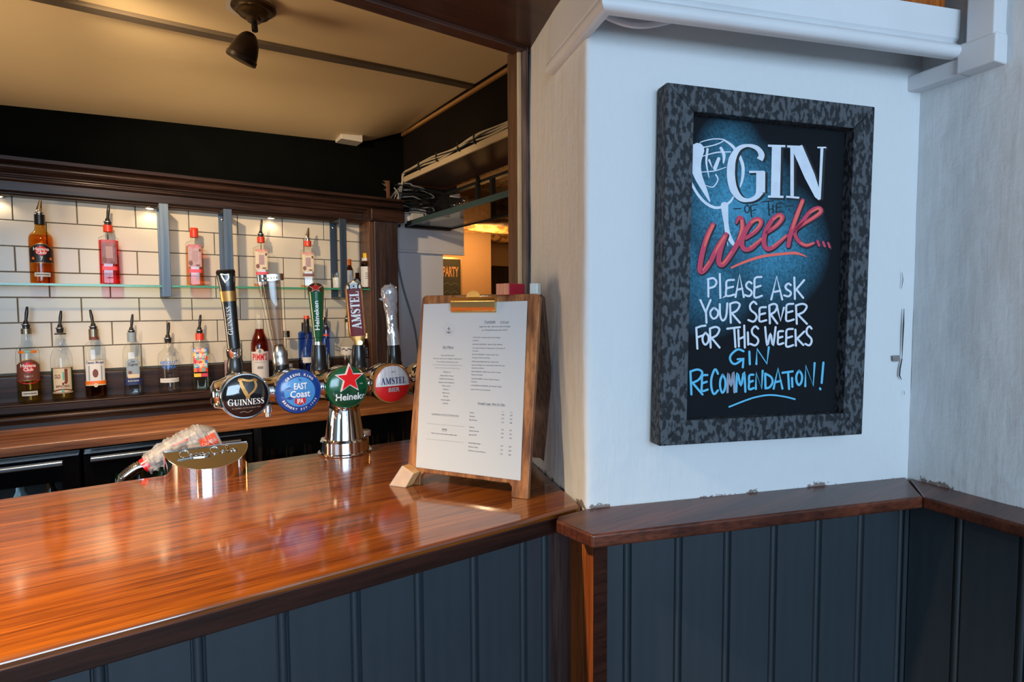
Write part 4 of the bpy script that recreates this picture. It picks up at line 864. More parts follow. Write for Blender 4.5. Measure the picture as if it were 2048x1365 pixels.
# 3 green tapering handle with a star on its slanted top
fr, L_ = handle_frame(2, 637, 690, 631, 572, '')
hd = loft(fr, [(-.002, .0075, .0075, 2), (L_*.12, .0085, .0085, 2), (L_*.13, .0105, .0105, 2), (L_*.5, .0140, .0140, 2), (L_*.9, .0178, .0178, 2)], 'green', 'tap_handle')
hd['label'] = 'green tapering tap handle with a red star on its slanted top'
loft(fr, [(-.004, .009, .009, 2), (L_*.10, .0075, .0075, 2)], 'satin', 'silver_neck', hd)
seg = 24; tp = [fr(.0178*math.cos(2*math.pi*k/seg), .0178*math.sin(2*math.pi*k/seg), L_*(.955-.095*math.sin(2*math.pi*k/seg))) for k in range(seg)]
lo = [fr(.0178*math.cos(2*math.pi*k/seg), .0178*math.sin(2*math.pi*k/seg), L_*.86) for k in range(seg)]
MB().add(lo+tp, [(k, (k+1) % seg, seg+(k+1) % seg, seg+k) for k in range(seg)]+[tuple(range(seg, 2*seg))]).build('slanted_top', 'green', hd, smooth=30)
def slant(x, y, off): return fr(x, y+off*.4, L_*(.955-.095*y/.0178)+off)
mb = MB(); put(mb, disc(.0172, .0172, 28), lambda x, y: slant(x, -y, .0008)); mb.build('top_plate', 'bronze', hd)
mb = MB(); put(mb, star(.0155, inner=.42), lambda x, y: slant(x, -y*1.02, .0014)); mb.build('star_border', 'white', hd)
mb = MB(); put(mb, star(.0130, inner=.42), lambda x, y: slant(x, -y*1.02, .0020)); mb.build('star', 'brightred', hd)
up(fr, 'lettering', 'white', hd, text('Heineken', .0095, 0, -.0045, off=.022, width=L_*.49), o=lambda z: .0112+.0068*(z/L_)+.0004, cz=L_*.50)
# 4 red paddle handle with gold edge
fr, L_ = handle_frame(3, 717, 690, 706, 562, '')
def paddle(name, m_, grow, d_, parent=None, sh=0, z0=0.0, z1=1.0):
    pts = [(0, .0085), (.06, .010), (.14, .0195), (.20, .0205), (.88, .0205)]+[(.88+.12*math.sin(R(a)), .0205*math.cos(R(a))) for a in (20, 40, 60, 75, 85)]
    pts = [(z, w_) for z, w_ in pts if z0-1e-6 <= z <= z1+1e-6]
    return loft(fr, [(z*L_+(grow if z > .9 else 0), max(w_+grow, .001), d_, 5, sh) for z, w_ in pts], m_, name, parent, seg=24)
hd = paddle('tap_handle', 'gold', 0, .0075); hd['label'] = 'dark red paddle tap handle with gold edge and white crown'
paddle('red_face', 'deepred', -.0022, .0078, hd, .0006, .14, .88); paddle('white_crown', 'white', -.0022, .0078, hd, .0007, .88, 1.0)
MB().tube([fr(.004, .006, L_*.035), fr(.004, .0115, L_*.035)], .006, 14).build('gold_button', 'brass', hd, smooth=40)
up(fr, 'lettering', 'white', hd, serif('AMSTEL', .021, 0, -.0100, width=L_*.58, bold=1.25), o=.0088, cz=L_*.545)
mb = MB()
for vf in (ribbon(_arc(0, 0, .0052, .0055, 20, 340, 12), .0012), ribbon([(-.004, -.0085), (0, -.0096), (.004, -.0085)], .0014, smooth=3), *[ribbon([(s*.013, .006), (s*.0105, .002), (s*.0095, -.003), (s*.012, -.008)], [.003, .0042, .003, .002], smooth=3) for s in (-1, 1)], *[ribbon([(s*.0105, .002), (s*.007, .004)], .0014) for s in (-1, 1)], *[ribbon([(s*.0095, -.003), (s*.0065, -.007)], .0016) for s in (-1, 1)], disc(.0026, .0026, 12, rings=1)):
    put(mb, vf, lambda x, y: fr(x, .0090, L_*.915+y))
mb.build('lion_crest', 'ink', hd)
# 5 handle wrapped in cling film
fr, L_ = handle_frame(4, 788, 690, 777, 570, '')
rw = [(0, .0145, .0145, 2), (L_*.1, .0135, .0135, 2), (L_*.3, .0110, .0110, 2), (L_*.5, .0118, .0118, 2), (L_*.72, .0155, .0155, 2), (L_*.86, .0185, .0180, 2), (L_*.95, .0165, .0160, 2), (L_, .008, .008, 2)]
core = loft(fr, [(z, a*.9, b_*.9, p_) for z, a, b_, p_ in rw], 'satin', 'tap_handle'); core['label'] = 'swan-necked steel tap handle wrapped in cling film'
zz = [L_*k/46 for k in range(47)]; wz = np.interp(zz, [r[0] for r in rw], [r[1] for r in rw]); vs = []; seg = 30
for j, z in enumerate(zz):
    for k in range(seg):
        a = 2*math.pi*k/seg; q = Vector((math.cos(a)*1.6, math.sin(a)*1.6, z*38+a*.8)); r = wz[j]+.0012+.0022*abs(noise.noise(q*1.7)); vs.append(fr(r*math.cos(a), r*math.sin(a), z))
M['film'] = mat('crumpled_film', (.62, .63, .65), .16, .55)
MB().add(vs, [(i*seg+k, i*seg+(k+1) % seg, (i+1)*seg+(k+1) % seg, (i+1)*seg+k) for i in range(46) for k in range(seg)]).build('cling_film', 'film', core, smooth=20)
for p in ([(-.018, 0, .80), (-.027, .004, .78), (-.019, .004, .74)], [(0, .01, .97), (.004, .012, 1.03), (.008, .008, .97)]):
    MB().add([fr(x, o, z*L_) for x, o, z in p]+[fr(p[0][0], p[0][1]-.004, p[0][2]*L_)], [(0, 1, 2), (0, 3, 1), (1, 3, 2), (0, 2, 3)]).build('film_tail', 'film', core)
# ================================================================== soda holder and gun
sd = thing('soda_gun_holder', 'chrome half-round holder with embossed script on its sloping top', 'holder', (.138, 1.292, Z_C))
n_ = 36; RA, RB = .0755, .088
pl_ = [(RA*math.cos(math.pi+math.pi*k/n_), RB*math.sin(math.pi+math.pi*k/n_)) for k in range(n_+1)]
def topz(y): return .0515+.026*(y/RB)
vs = [(x, y, 0) for x, y in pl_]+[(x, y, topz(y)) for x, y in pl_]
body = MB().add(vs, [(k, k+1, n_+2+k, n_+1+k) for k in range(n_)]+[(n_, 0, n_+1, 2*n_+1), tuple(range(n_+1))[::-1]]).build('shell', 'chrome', sd, smooth=40)
ins = [(x*.985, y*.985-.0005) for x, y in pl_]
MB().add([(x, y, topz(y)-.0006) for x, y in ins], [tuple(range(n_+1))]).build('top_plate', mat('dull_plate', (.45, .43, .36), .13, 1.0), sd)
rimp = [(x*.992, y*.992, topz(y)+.0004) for x, y in pl_]; MB().tube(rimp+[rimp[0]], .0011, 6).build('rim', 'chrome', sd, smooth=60)
mb = MB()
CC = [([(-.020, .30), (-.10, .62), (-.32, .55), (-.42, .1), (-.30, -.28), (-.10, -.2)], [.05, .10, .13, .15, .10, .04]), ([(.02, .05), (-.04, -.15), (.06, -.25), (.12, -.02), (.02, .05)], .06), ([(.32, .05), (.2, 0), (.22, -.22), (.36, -.2)], .06), ([(.56, .04), (.44, .0), (.44, -.24), (.56, -.12), (.58, .04), (.58, -.22), (.68, -.2)], .06),
      ([(.72, -.1), (.82, -.08)], .06), ([(1.22, .30), (1.12, .62), (.92, .50), (.88, .1), (.98, -.26), (1.18, -.2)], [.05, .10, .13, .15, .10, .04]), ([(1.38, .05), (1.28, -.12), (1.36, -.26), (1.44, -.06), (1.38, .05)], .06), ([(1.52, -.1), (1.66, .4), (1.60, .62), (1.54, .1), (1.62, -.22)], .06), ([(1.86, .04), (1.74, .0), (1.74, -.24), (1.86, -.12), (1.88, .04), (1.88, -.22), (2.0, -.15)], .06), ([(-.34, -.30), (-.5, -.5), (.1, -.42), (.6, -.5), (.8, -.40)], [.04, .07, .09, .07, .03])]
for p, wd in CC:
    P = catmull([(x, y, 0) for x, y in p], 5); mb.tube([(-.032+q.x*.042, -.024+q.y*.030, topz(-.024+q.y*.030)+.0006) for q in P], .0014, 6)
mb.build('script_lettering', 'chrome', sd, smooth=60)
gun = thing('soda_gun', 'soda gun wrapped in cling film with an orange-red label and red collar', 'soda gun', (.10, 1.36, Z_C))
def gp(px, py, Y=1.37): q = ony(px, py, Y); return Vector((q[0]-.10, q[1]-1.36, q[2]-Z_C))
A = gp(292, 930); B = gp(345, 896); C_ = gp(400, 872); D_ = gp(430, 880)
MB().tube([A, A.lerp(B, .3), B, B.lerp(C_, .6), C_, C_.lerp(D_, .7)], [.013, .016, .018, .020, .024, .022], 16, smooth=4).build('handle_body', mat('grey_gun_body', (.30, .27, .25), .4), gun, smooth=40)
hdp = MB(); ax = (D_-C_).normalized(); c0 = gp(412, 888)
hdp.box(-.034, .028, -.022, .022, -.026, .024); o = hdp.build('nozzle_block', mat('clear_block', (.42, .37, .33), .2), gun, bevel=.005); o.location = c0; o.rotation_euler = (0, R(-22), 0)
MB().box(-.010, .022, -.0236, -.0222, -.004, .020).build('label', mat('orange_label', (.85, .085, .015), .4), o)
mb = MB(); put(mb, text('Coca-Cola', .0075, .006, .002, width=.028), lambda x, y: (x, -.0242, y)); mb.build('label_lettering', 'white', o)
MB().box(-.016, .024, -.0234, -.0222, -.023, -.017).build('red_strip', 'brightred', o)
MB().tube([B+Vector((0, -.015, .006)), B.lerp(C_, .55)+Vector((0, -.017, .007))], .0028, 8).build('red_stripe', 'red', gun)
MB().tube([A+(A-B)*.10, A+(A-B)*-.12], .0155, 18).build('collar', 'brightred', gun, smooth=40)
hose = [A, gp(275, 935), gp(258, 947), gp(246, 960), gp(240, 985), gp(238, 1060)]
HP = catmull(hose, 12); MB().tube(HP, .0098, 14).build('hose', mat('dark_hose', (.02, .02, .02), .4), gun, smooth=60)
for k in range(2, len(HP)-26, 2):
    t = (HP[k+1]-HP[k]).normalized(); MB().tube([HP[k]-t*.0009, HP[k]+t*.0009], .0114, 14).build('hose_ring', 'chrome', gun, smooth=60)
path = catmull([A.lerp(B, .0), A.lerp(B, .4), B, B.lerp(C_, .5), C_, C_.lerp(D_, .6), D_+Vector((.004, 0, -.004))], 8); vs = []; seg = 26
for j, p in enumerate(path):
    t = j/(len(path)-1); r0 = .0190+.0085*t if t < .95 else .016
    for k in range(seg):
        a = 2*math.pi*k/seg; q = Vector((math.cos(a), math.sin(a), 0)); r = r0*(1+.38*noise.noise(Vector((math.cos(a)*2.2, math.sin(a)*2.2, j*.42)))+.2*noise.noise(Vector((math.cos(a)*6, math.sin(a)*6, j*1.1))))
        vs.append(p+Vector((-.35*r*math.sin(a), r*math.cos(a), r*math.sin(a)*.95)))
MB().add(vs, [(i*seg+k, i*seg+(k+1) % seg, (i+1)*seg+(k+1) % seg, (i+1)*seg+k) for i in range(len(path)-1) for k in range(seg)]).build('cling_film', 'frost', gun, smooth=15)
# ================================================================== A-frame menu stand
w_ = .2446; eM = Vector((.541, -.841, 0)); nb = Vector((.841, .541, 0)); FL = Vector((.4338, .9805, Z_C)); LEAN = R(11)
tM = nb*math.sin(LEAN)+Vector((0, 0, math.cos(LEAN))); oM = -(nb*math.cos(LEAN)-Vector((0, 0, math.sin(LEAN))))   # out of the page
ms = thing('menu_stand', 'wooden A-frame menu stand on the bar with a brass clip', 'menu stand', FL, 0)
def frm(u, v, o=0): return eM*u+tM*v+oM*o
def board(name, m_, poly, o0, o1, fr_=frm, bev=.0015):
    n = len(poly); vs = [fr_(u, v, o0) for u, v in poly]+[fr_(u, v, o1) for u, v in poly]
    return MB().add(vs, [tuple(range(n))[::-1], tuple(range(n, 2*n))]+[(i, (i+1) % n, n+(i+1) % n, n+i) for i in range(n)]).build(name, m_, ms, bevel=bev)
def notch(x0, x1, y, L_): return [(.0, 0), (x0, 0), (x0, y-.006), (x0+.006, y), (x1-.006, y), (x1, y-.006), (x1, 0), (w_, 0), (w_, L_-.006), (w_-.006, L_), (.006, L_), (0, L_-.006)]
board('front_board', 'walnut', notch(.030, .214, .024, .361), -.012, 0)
top = frm(0, .361, -.012); LB = R(-14); tB = nb*math.sin(LB)*-1*-1+Vector((0, 0, math.cos(LB)))
tB = (-nb*math.sin(R(15))+Vector((0, 0, math.cos(R(15))))).normalized(); oB = (nb*math.cos(R(15))+Vector((0, 0, math.sin(R(15))))).normalized()
LBk = .361*math.cos(LEAN)/math.cos(R(15)); footB = frm(0, .361, -.0125)-tB*LBk
def frmB(u, v, o=0): return footB+eM*u+tB*v+oB*o
board('back_board', 'walnut_dark', notch(.030, .214, .03, LBk-.001), .0, .012, frmB)
mb = MB()                                                       # brass clip: rolled plate with thumb loop
pr = [(.001, .352), (.006, .356), (.011, .352), (.0125, .344), (.0095, .336), (.0085, .330), (.004, .326), (.001, .326)]
u0, u1 = .070, .161
ck = MB().add([frm(u0, v, o) for o, v in pr]+[frm(u1, v, o) for o, v in pr], [tuple(range(8))[::-1], tuple(range(8, 16))]+[(i, 8+i, 8+(i+1) % 8, (i+1) % 8)[::-1] for i in range(8)]).build('clip', 'brass', ms, smooth=50)
MB().tube([frm(u0+.008, .356, .007), frm(u1-.008, .356, .007)], .0017, 8).build('hinge_pin', 'chrome', ck, smooth=60)
half = [(math.cos(math.pi*k/14)*.0145, math.sin(math.pi*k/14)*.0125) for k in range(15)]
MB().add([frm(.1155+x, .354+y, .010) for x, y in half]+[frm(.1155+x, .354+y, .0086) for x, y in half], [tuple(range(15)), tuple(range(15, 30))[::-1]]+[(i, i+15, (i+1) % 15+15, (i+1) % 15) for i in range(15)]).build('thumb_plate', 'brass', ck, smooth=30)
# the menu sheet
sh = thing('menu_sheet', 'white printed cocktail and gin menu sheet held by the brass clip', 'menu', FL)
PT = [(.005, .3435), (.221, .3475), (.230, .0305), (.019, .0325)]    # TL TR BR BL on the board
def pap(a, b, o=.0012):
    u = (PT[0][0]*(1-a)+PT[1][0]*a)*(1-b)+(PT[3][0]*(1-a)+PT[2][0]*a)*b; v = (PT[0][1]*(1-a)+PT[1][1]*a)*(1-b)+(PT[3][1]*(1-a)+PT[2][1]*a)*b
    return frm(u, v, o)
vs = [pap(i/10, j/14) for j in range(15) for i in range(11)]; vb = [pap(i/10, j/14, .0005) for j in range(15) for i in range(11)]
q_ = [(j*11+i, (j+1)*11+i, (j+1)*11+i+1, j*11+i+1) for j in range(14) for i in range(10)]
MB().add(vs+vb, q_+[tuple(165+k for k in q)[::-1] for q in q_]).build('sheet', 'paper', sh)
m0, m1 = MB(), MB()
for s_, u, v, hmm, al, ink, ul, shr in MENU:
    maxw = {'c': .44, 'l': .46}[al]; tv, tf_ = text(s_, hmm/297, 0, 0, align=al, sx=297/210*.92, shear=shr)
    x0 = min(p[0] for p in tv); x1 = max(p[0] for p in tv); k = min(1, maxw/(x1-x0))
    mb = m1 if ink else m0; mb.add([pap(u+p[0]*k, v-p[1], .0015) for p in tv], tf_)
    if ul: put(mb, rect(x0*k, x1*k, -.0042, -.0032, 1), lambda x, y: pap(u+x, v-y, .0015))
for v in (.736, .827): put(m1, rect(.09, .465, 0, .0016, 1), lambda x, y: pap(x, v-y, .0015))
an = [ribbon(p, wd, smooth=4) for p, wd in (([(0, .013), (0, 0), (0, -.017)], .0032), ([(-.010, .008), (.010, .008)], .003), ([(-.017, -.006), (-.013, -.014), (0, -.018), (.013, -.014), (.017, -.006)], [.002, .0035, .005, .0035, .002]))]+[ribbon(_arc(0, .016, .0035, .003, 0, 360, 12), .0015, cap=False)]
for vf in an: put(m0, vf, lambda x, y: pap(.27+x*1.4, .165-y, .0015))
put(m1, ribbon(_arc(0, 0, .036, .036, 0, 360, 40), .0007, cap=False), lambda x, y: pap(.27+x*1.4, .165-y, .0015))
m0.build('print', 'ink', sh); m1.build('grey_print', 'inkgrey', sh)
# wedge block taped to the left foot, things on top of the stand
wd_ = thing('wooden_wedge', 'small taped block of pale wood against the left foot of the menu stand', 'wedge', (.4338, .9805, Z_C))
q8 = [(-.020, -.004), (.016, -.006), (.030, .026), (.004, .038)]
vs = [frm(u, v, .0005) for u, v in q8]+[frm(u-.003, v-.003, .020) for u, v in q8]; vs = [vs[0], vs[1], vs[5], vs[4], vs[3], vs[2], vs[6], vs[7]]
vs = [Vector((p.x, p.y, max(p.z, 0))) for p in vs]
MB().add(vs, [(3, 2, 1, 0), (4, 5, 6, 7), (0, 1, 5, 4), (1, 2, 6, 5), (2, 3, 7, 6), (3, 0, 4, 7)]).build('block', mat('pale_block', (.46, .22, .07), .4, color2=(.62, .36, .15), noise_scale=30, coat=.4), wd_, bevel=.002)
MB().add([p*1.0+Vector((-.0012, -.0015, .0006)) for p in (vs[3], vs[2], vs[6], vs[7])], [(0, 1, 2, 3)]).build('tape', 'frost', wd_)
TOPZ = FL+frm(0, .361, 0)
ra = tag(MB().box(-.024, .024, -.015, .015, 0, .021).build('red_box', 'deepred', bevel=.001), 'small crimson box with a wooden end lying on the menu stand top', 'box')
rr_ = FL+frm(.182, .361, -.012); ra.location = (rr_.x, rr_.y, rr_.z+.0005); ra.rotation_euler = (0, 0, R(18)); ra.data.materials[0] = mat('crimson_box', (.30, .006, .020), .35)
MB().box(-.0246, -.024, -.0146, .0146, .0006, .0205).build('wooden_end', mat('striped_end', (.52, .22, .13), .6, color2=(.36, .12, .07), noise_scale=12, stretch=(1, 20, 1)), ra)
wb_ = tag(MB().box(-.008, .008, -.009, .009, 0, .022).build('white_block', 'white_plastic', bevel=.002), 'small white plastic block beside the crimson box on the menu stand', 'block')
rr_ = FL+frm(.228, .361, -.014); wb_.location = (rr_.x+.002, rr_.y, rr_.z); wb_.rotation_euler = (0, 0, R(-57)); wb_.data.materials[0] = mat('mint_white', (.50, .55, .52), .4)
# ================================================================== gin chalkboard
BT, BZ0 = (.1145, .5165), 1.2035
W_, Hb = BT[1]-BT[0], .5765; p0 = pl(BT[0], .0035)
cbd = thing('gin_chalkboard', 'framed chalkboard lettered with gin of the week on the white pillar', 'chalkboard', (p0[0], p0[1], BZ0), AP)
cbd.rotation_euler = (0, R(-.75)*-1, AP)
fw = .049
for nm, poly in (('frame_left', [(0, 0), (fw, fw*.82), (fw, Hb-fw*.82), (0, Hb)]), ('frame_right', [(W_, 0), (W_, Hb), (W_-fw*.86, Hb-fw*.82), (W_-fw*.86, fw*.82)]), ('frame_top', [(0, Hb), (fw, Hb-fw*.82), (W_-fw*.86, Hb-fw*.82), (W_, Hb)]), ('frame_bottom', [(0, 0), (W_, 0), (W_-fw*.86, fw*.82), (fw, fw*.82)])):
    if sum(poly[i][0]*poly[(i+1) % 4][1]-poly[(i+1) % 4][0]*poly[i][1] for i in range(4)) < 0: poly = poly[::-1]
    vs = [(x, 0, z) for x, z in poly]+[(x, -.030, z) for x, z in poly]
    MB().add(vs, [(0, 1, 2, 3)[::-1] if False else (3, 2, 1, 0), (4, 5, 6, 7)]+[(i, (i+1) % 4, 4+(i+1) % 4, 4+i) for i in range(4)]).build(nm, 'board_frame', cbd, bevel=.0018)
MB().box(fw*.9, W_-fw*.8, -.010, -.002, fw*.75, Hb-fw*.75).build('slate', 'slate', cbd)
bpy.context.view_layer.update()
inv = np.array(cbd.matrix_world.inverted()); nW = np.array(cbd.matrix_world.to_3x3() @ Vector((0, -1, 0)))
def slate_pt(cx, cy, lay_, y0=260):
    P = np.array(cbd.matrix_world @ Vector((0, -.0104-lay_*.00018, 0))); q = onpl(1360+cx/4.55, y0+cy/4.55, P, nW)
    l = inv @ np.array([*q, 1]); return (l[0], -.0104-lay_*.00018, l[2])
def chalk(name, m_, strokes, lay_, y0=260, dx=0, dy=0, grow=0, cap=True):
    mb = MB()
    for i_, st in enumerate(strokes):
        p, wd = st[0], st[1]; sm = st[2] if len(st) > 2 else 5; lv = lay_+(i_ % 5)*.18
        wd = [q+grow for q in wd] if isinstance(wd, list) else wd+grow
        put(mb, ribbon(p, wd, smooth=sm if len(p) > 2 else 0, cap=cap), lambda x, y: slate_pt(x+dx, y+dy, lv, y0))
    return mb.build(name, m_, cbd)
GIN = [([(725, 272), (742, 225), (700, 165), (615, 142), (535, 170), (482, 250), (465, 340), (466, 440), (490, 545), (548, 622), (620, 640), (690, 615), (730, 560)], [58, 54, 42, 26, 44, 66, 74, 74, 70, 50, 32, 44, 70]), ([(735, 380), (733, 570)], 82), ([(628, 382), (770, 382)], 20),
       ([(878, 145), (868, 605)], 84), ([(800, 144), (958, 148)], 20), ([(800, 607), (942, 610)], 20),
       ([(1020, 160), (1020, 605)], 32), ([(965, 608), (1085, 618)], 18), ([(975, 150), (1110, 155)], 20), ([(1065, 155), (1180, 420), (1255, 600), (1268, 636)], [100, 96, 60, 16], 0), ([(1292, 165), (1270, 630)], [26, 22]), ([(1250, 160), (1330, 160)], 13)]
GLASS = [([(92, 160), (90, 420), (130, 535), (210, 645), (300, 702), (380, 702), (455, 655), (485, 610)], [14, 20, 24, 26, 26, 24, 22, 14]), ([(400, 90), (480, 150), (540, 240), (572, 330), (570, 430), (548, 520)], [14, 26, 30, 30, 28, 10]),
         ([(92, 155), (200, 160), (330, 132), (400, 92), (310, 82), (205, 105), (180, 120)], [10, 11, 11, 11, 10, 9, 5]), ([(160, 180), (140, 300), (165, 420), (225, 550), (270, 650)], [125, 105, 75, 46, 10]), ([(250, 175), (240, 300), (265, 435)], [22, 18, 6]), ([(200, 242), (330, 206), (460, 200)], [8, 13, 10]),
         ([(190, 385), (320, 372), (420, 338)], [8, 11, 6]), ([(265, 275), (292, 340)], [20, 6]), ([(318, 350), (352, 262)], [36, 30]), ([(372, 165), (400, 230), (395, 300)], [26, 30, 14]), ([(326, 408), (345, 455), (300, 520), (235, 505)], [14, 12, 10, 6]), ([(405, 690), (420, 850), (440, 960), (490, 1045)], [70, 42, 46, 30]), ([(420, 960), (436, 1060)], [16, 4])]
chalk('wine_glass', 'chalkwhite', GLASS, 1)
chalk('gin_shadow', 'chalkblack', GIN, 2, dx=14, dy=8, grow=16, cap=False); chalk('gin_lettering', 'chalkwhite', GIN, 3, cap=False)
# stroke alphabet for the hand lettering, unit box with y down
ST = {'P': [[(.05, .05), (.08, 1)], [(.0, .08), (.6, 0), (1, .2), (.75, .45), (.05, .55)]], 'L': [[(0, 0), (.1, 1), (1, .88)]], 'E': [[(.95, 0), (.15, .06), (.08, .5), (.1, .98), (1, .9)], [(.08, .52), (.85, .42)]],
      'A': [[(0, 1), (.5, 0), (1, 1)], [(.22, .68), (.82, .62)]], 'S': [[(.95, .12), (.6, 0), (.2, .18), (.3, .42), (.85, .62), (.95, .82), (.6, 1), (0, .92)]], 'K': [[(0, 0), (.06, 1)], [(1, .12), (.08, .62)], [(.2, .55), (.9, .95)]],
      'Y': [[(0, 0), (.5, .52)], [(1, .0), (.55, .5), (.6, 1)]], 'O': [[(.5, 0), (.1, .3), (.08, .7), (.45, 1), (.9, .75), (.95, .3), (.5, 0)]], 'U': [[(.0, .05), (.05, .7), (.4, 1), (.85, .75), (1, 0)]], 'R': [[(.0, .08), (.08, 1)], [(.0, .08), (.6, 0), (.98, .12), (.7, .40), (.1, .55)], [(.15, .52), (1, 1)]],
      'V': [[(0, 0), (.5, 1), (1, 0)]], 'F': [[(.0, .1), (.12, 1)], [(0, .1), (.55, .02), (1, .0)], [(.05, .52), (.75, .42)]], 'T': [[(.0, .08), (1, .0)], [(.55, .03), (.65, 1)]], 'H': [[(.0, .2), (.1, .95)], [(.9, 0), (1, 1)], [(.05, .62), (.95, .50)]], 'I': [[(.4, 0), (.6, 1)]],
      'W': [[(0, 0), (.2, 1), (.5, .35), (.75, 1), (1, 0)]], 'G': [[(1, .1), (.6, 0), (.15, .3), (.1, .6), (.4, .82), (.95, .55)], [(.6, .55), (1, .5), (.95, 1)]], 'N': [[(.0, 1), (.05, .1), (.85, .98), (1, 0)]], 'C': [[(1, .18), (.6, 0), (.1, .35), (.1, .75), (.45, 1), (1, .85)]], 'M': [[(0, 1), (.12, .05), (.5, .7), (.85, .0), (1, 1)]],
      'D': [[(.0, .02), (.05, 1)], [(.0, .02), (.8, .25), (1, .6), (.6, .92), (.05, 1)]], '!': [[(1, 0), (.2, 1)]], '-': [[(0, .5), (1, .45)]]}
def hand(items, wd): return [([(x0+(x1-x0)*a, y0_+(y1-y0_)*b) for a, b in s_], wd, 4 if len(s_) > 4 else 0) for ch, x0, x1, y0_, y1 in items for s_ in ST[ch]]
chalk('of_the_lettering', 'chalkblack', hand([('-', 490, 555, 710, 725), ('O', 588, 635, 682, 755), ('F', 645, 705, 680, 792), ('T', 748, 850, 645, 780), ('H', 808, 850, 680, 752), ('E', 875, 935, 665, 750), ('-', 975, 1035, 685, 700)], 9), 2)
WEEK = [([(300, 862), (252, 960), (205, 1110), (180, 1262), (205, 1290), (270, 1210), (335, 1080), (418, 952)], [40, 46, 46, 46, 44, 44, 44, 40]), ([(418, 952), (372, 1080), (352, 1195), (385, 1228), (450, 1150), (530, 1020), (566, 900), (562, 812), (535, 800), (512, 850)], [40, 44, 46, 46, 46, 44, 42, 38, 32, 18]),
        ([(600, 985), (690, 920), (738, 845), (715, 812), (655, 835), (590, 930), (562, 1030), (590, 1088), (660, 1070), (745, 988)], [30, 38, 40, 38, 40, 44, 44, 42, 38, 24]), ([(790, 935), (880, 870), (932, 802), (910, 774), (855, 802), (790, 900), (762, 1010), (790, 1082), (860, 1060), (970, 962)], [30, 38, 40, 38, 40, 44, 44, 42, 36, 24]),
        ([(1116, 642), (1062, 780), (1005, 950), (985, 1058)], [36, 42, 42, 36]), ([(1015, 945), (1100, 870), (1230, 790), (1284, 742), (1262, 710), (1185, 745), (1090, 865), (1045, 930), (1075, 1008), (1145, 1052), (1218, 1030)], [26, 34, 36, 36, 34, 36, 36, 34, 34, 32, 22]),
        ([(1250, 1012), (1266, 1052)], 24), ([(1302, 1022), (1316, 1058)], 22), ([(1348, 1030), (1362, 1068)], 20)]
chalk('week_shadow', 'chalkblack', WEEK, 4, dx=9, dy=11, grow=6); chalk('week_lettering', 'magenta', WEEK, 5)
HI = [([(298, 872), (250, 980), (222, 1060)], [26, 26, 10]), ([(405, 970), (350, 1060), (318, 1120)], [24, 22, 8]), ([(560, 830), (562, 900), (525, 1000)], [26, 26, 10]), ([(470, 1110), (400, 1205), (372, 1218)], [10, 18, 8]), ([(650, 940), (712, 880), (730, 838), (705, 818), (650, 842)], [8, 20, 24, 22, 18]), ([(640, 1066), (740, 990)], [14, 16]),
      ([(840, 900), (905, 840), (922, 796), (900, 782), (850, 815)], [8, 20, 24, 22, 16]), ([(840, 1062), (960, 968)], [14, 16]), ([(1114, 652), (1064, 780), (1020, 900)], [26, 28, 12]), ([(1120, 860), (1230, 785), (1278, 740), (1255, 718), (1185, 755)], [8, 18, 22, 20, 14]), ([(1100, 1030), (1150, 1048), (1212, 1030)], [14, 18, 14]), ([(205, 1280), (262, 1200)], [8, 18])]
for st_ in HI: chalk('highlight_stroke', 'coral', [st_], 6)
chalk('week_underline', 'coral', [([(468, 1254), (600, 1198), (750, 1152), (900, 1132), (1050, 1122), (1152, 1154)], [16, 24, 26, 24, 26, 6])], 5)
chalk('white_lettering', 'chalkwhite', hand([('P', 252, 332, 75, 245), ('L', 362, 418, 38, 264), ('E', 415, 495, 92, 240), ('A', 505, 580, 42, 248), ('S', 590, 655, 108, 240), ('E', 672, 745, 65, 255), ('A', 830, 930, 60, 270), ('S', 948, 1012, 125, 242), ('K', 1040, 1130, 70, 265),
    ('Y', 185, 278, 275, 482), ('O', 272, 348, 345, 445), ('U', 362, 430, 305, 462), ('R', 455, 545, 295, 482), ('S', 622, 700, 290, 472), ('E', 718, 785, 340, 472), ('R', 812, 885, 310, 488), ('V', 885, 945, 345, 465), ('E', 962, 1035, 310, 468), ('R', 1055, 1155, 310, 492),
    ('F', 148, 232, 508, 718), ('O', 202, 262, 572, 682), ('R', 272, 360, 520, 708), ('T', 430, 545, 522, 705), ('H', 530, 590, 508, 708), ('I', 608, 630, 570, 682), ('S', 640, 715, 515, 688), ('W', 775, 870, 522, 690), ('E', 888, 940, 558, 680), ('E', 962, 1030, 538, 702), ('K', 1050, 1130, 545, 692), ('S', 1140, 1200, 515, 688)], 19), 2, y0=540)
chalk('blue_lettering', 'chalkblue', hand([('G', 445, 578, 725, 888), ('I', 622, 644, 745, 860), ('N', 695, 808, 705, 858), ('R', 95, 205, 908, 1135), ('E', 195, 252, 958, 1105), ('C', 280, 345, 905, 1132), ('O', 362, 415, 955, 1120), ('M', 512, 595, 930, 1110), ('E', 625, 670, 955, 1090), ('N', 690, 752, 920, 1085), ('D', 775, 842, 942, 1080),
    ('A', 852, 932, 898, 1082), ('T', 932, 1025, 925, 1085), ('I', 1012, 1030, 985, 1065), ('O', 1055, 1112, 918, 1050), ('N', 1140, 1225, 850, 1060), ('!', 1285, 1305, 845, 1030)], 20)+[([(1274, 1080), (1278, 1088)], 20), ([(448, 1248), (600, 1188), (700, 1157), (820, 1140), (950, 1155), (1045, 1178)], 15)], 2, y0=540)
chalk('grey_lettering', 'chalkgrey', hand([('M', 432, 495, 930, 1115)], 20), 3, y0=540)
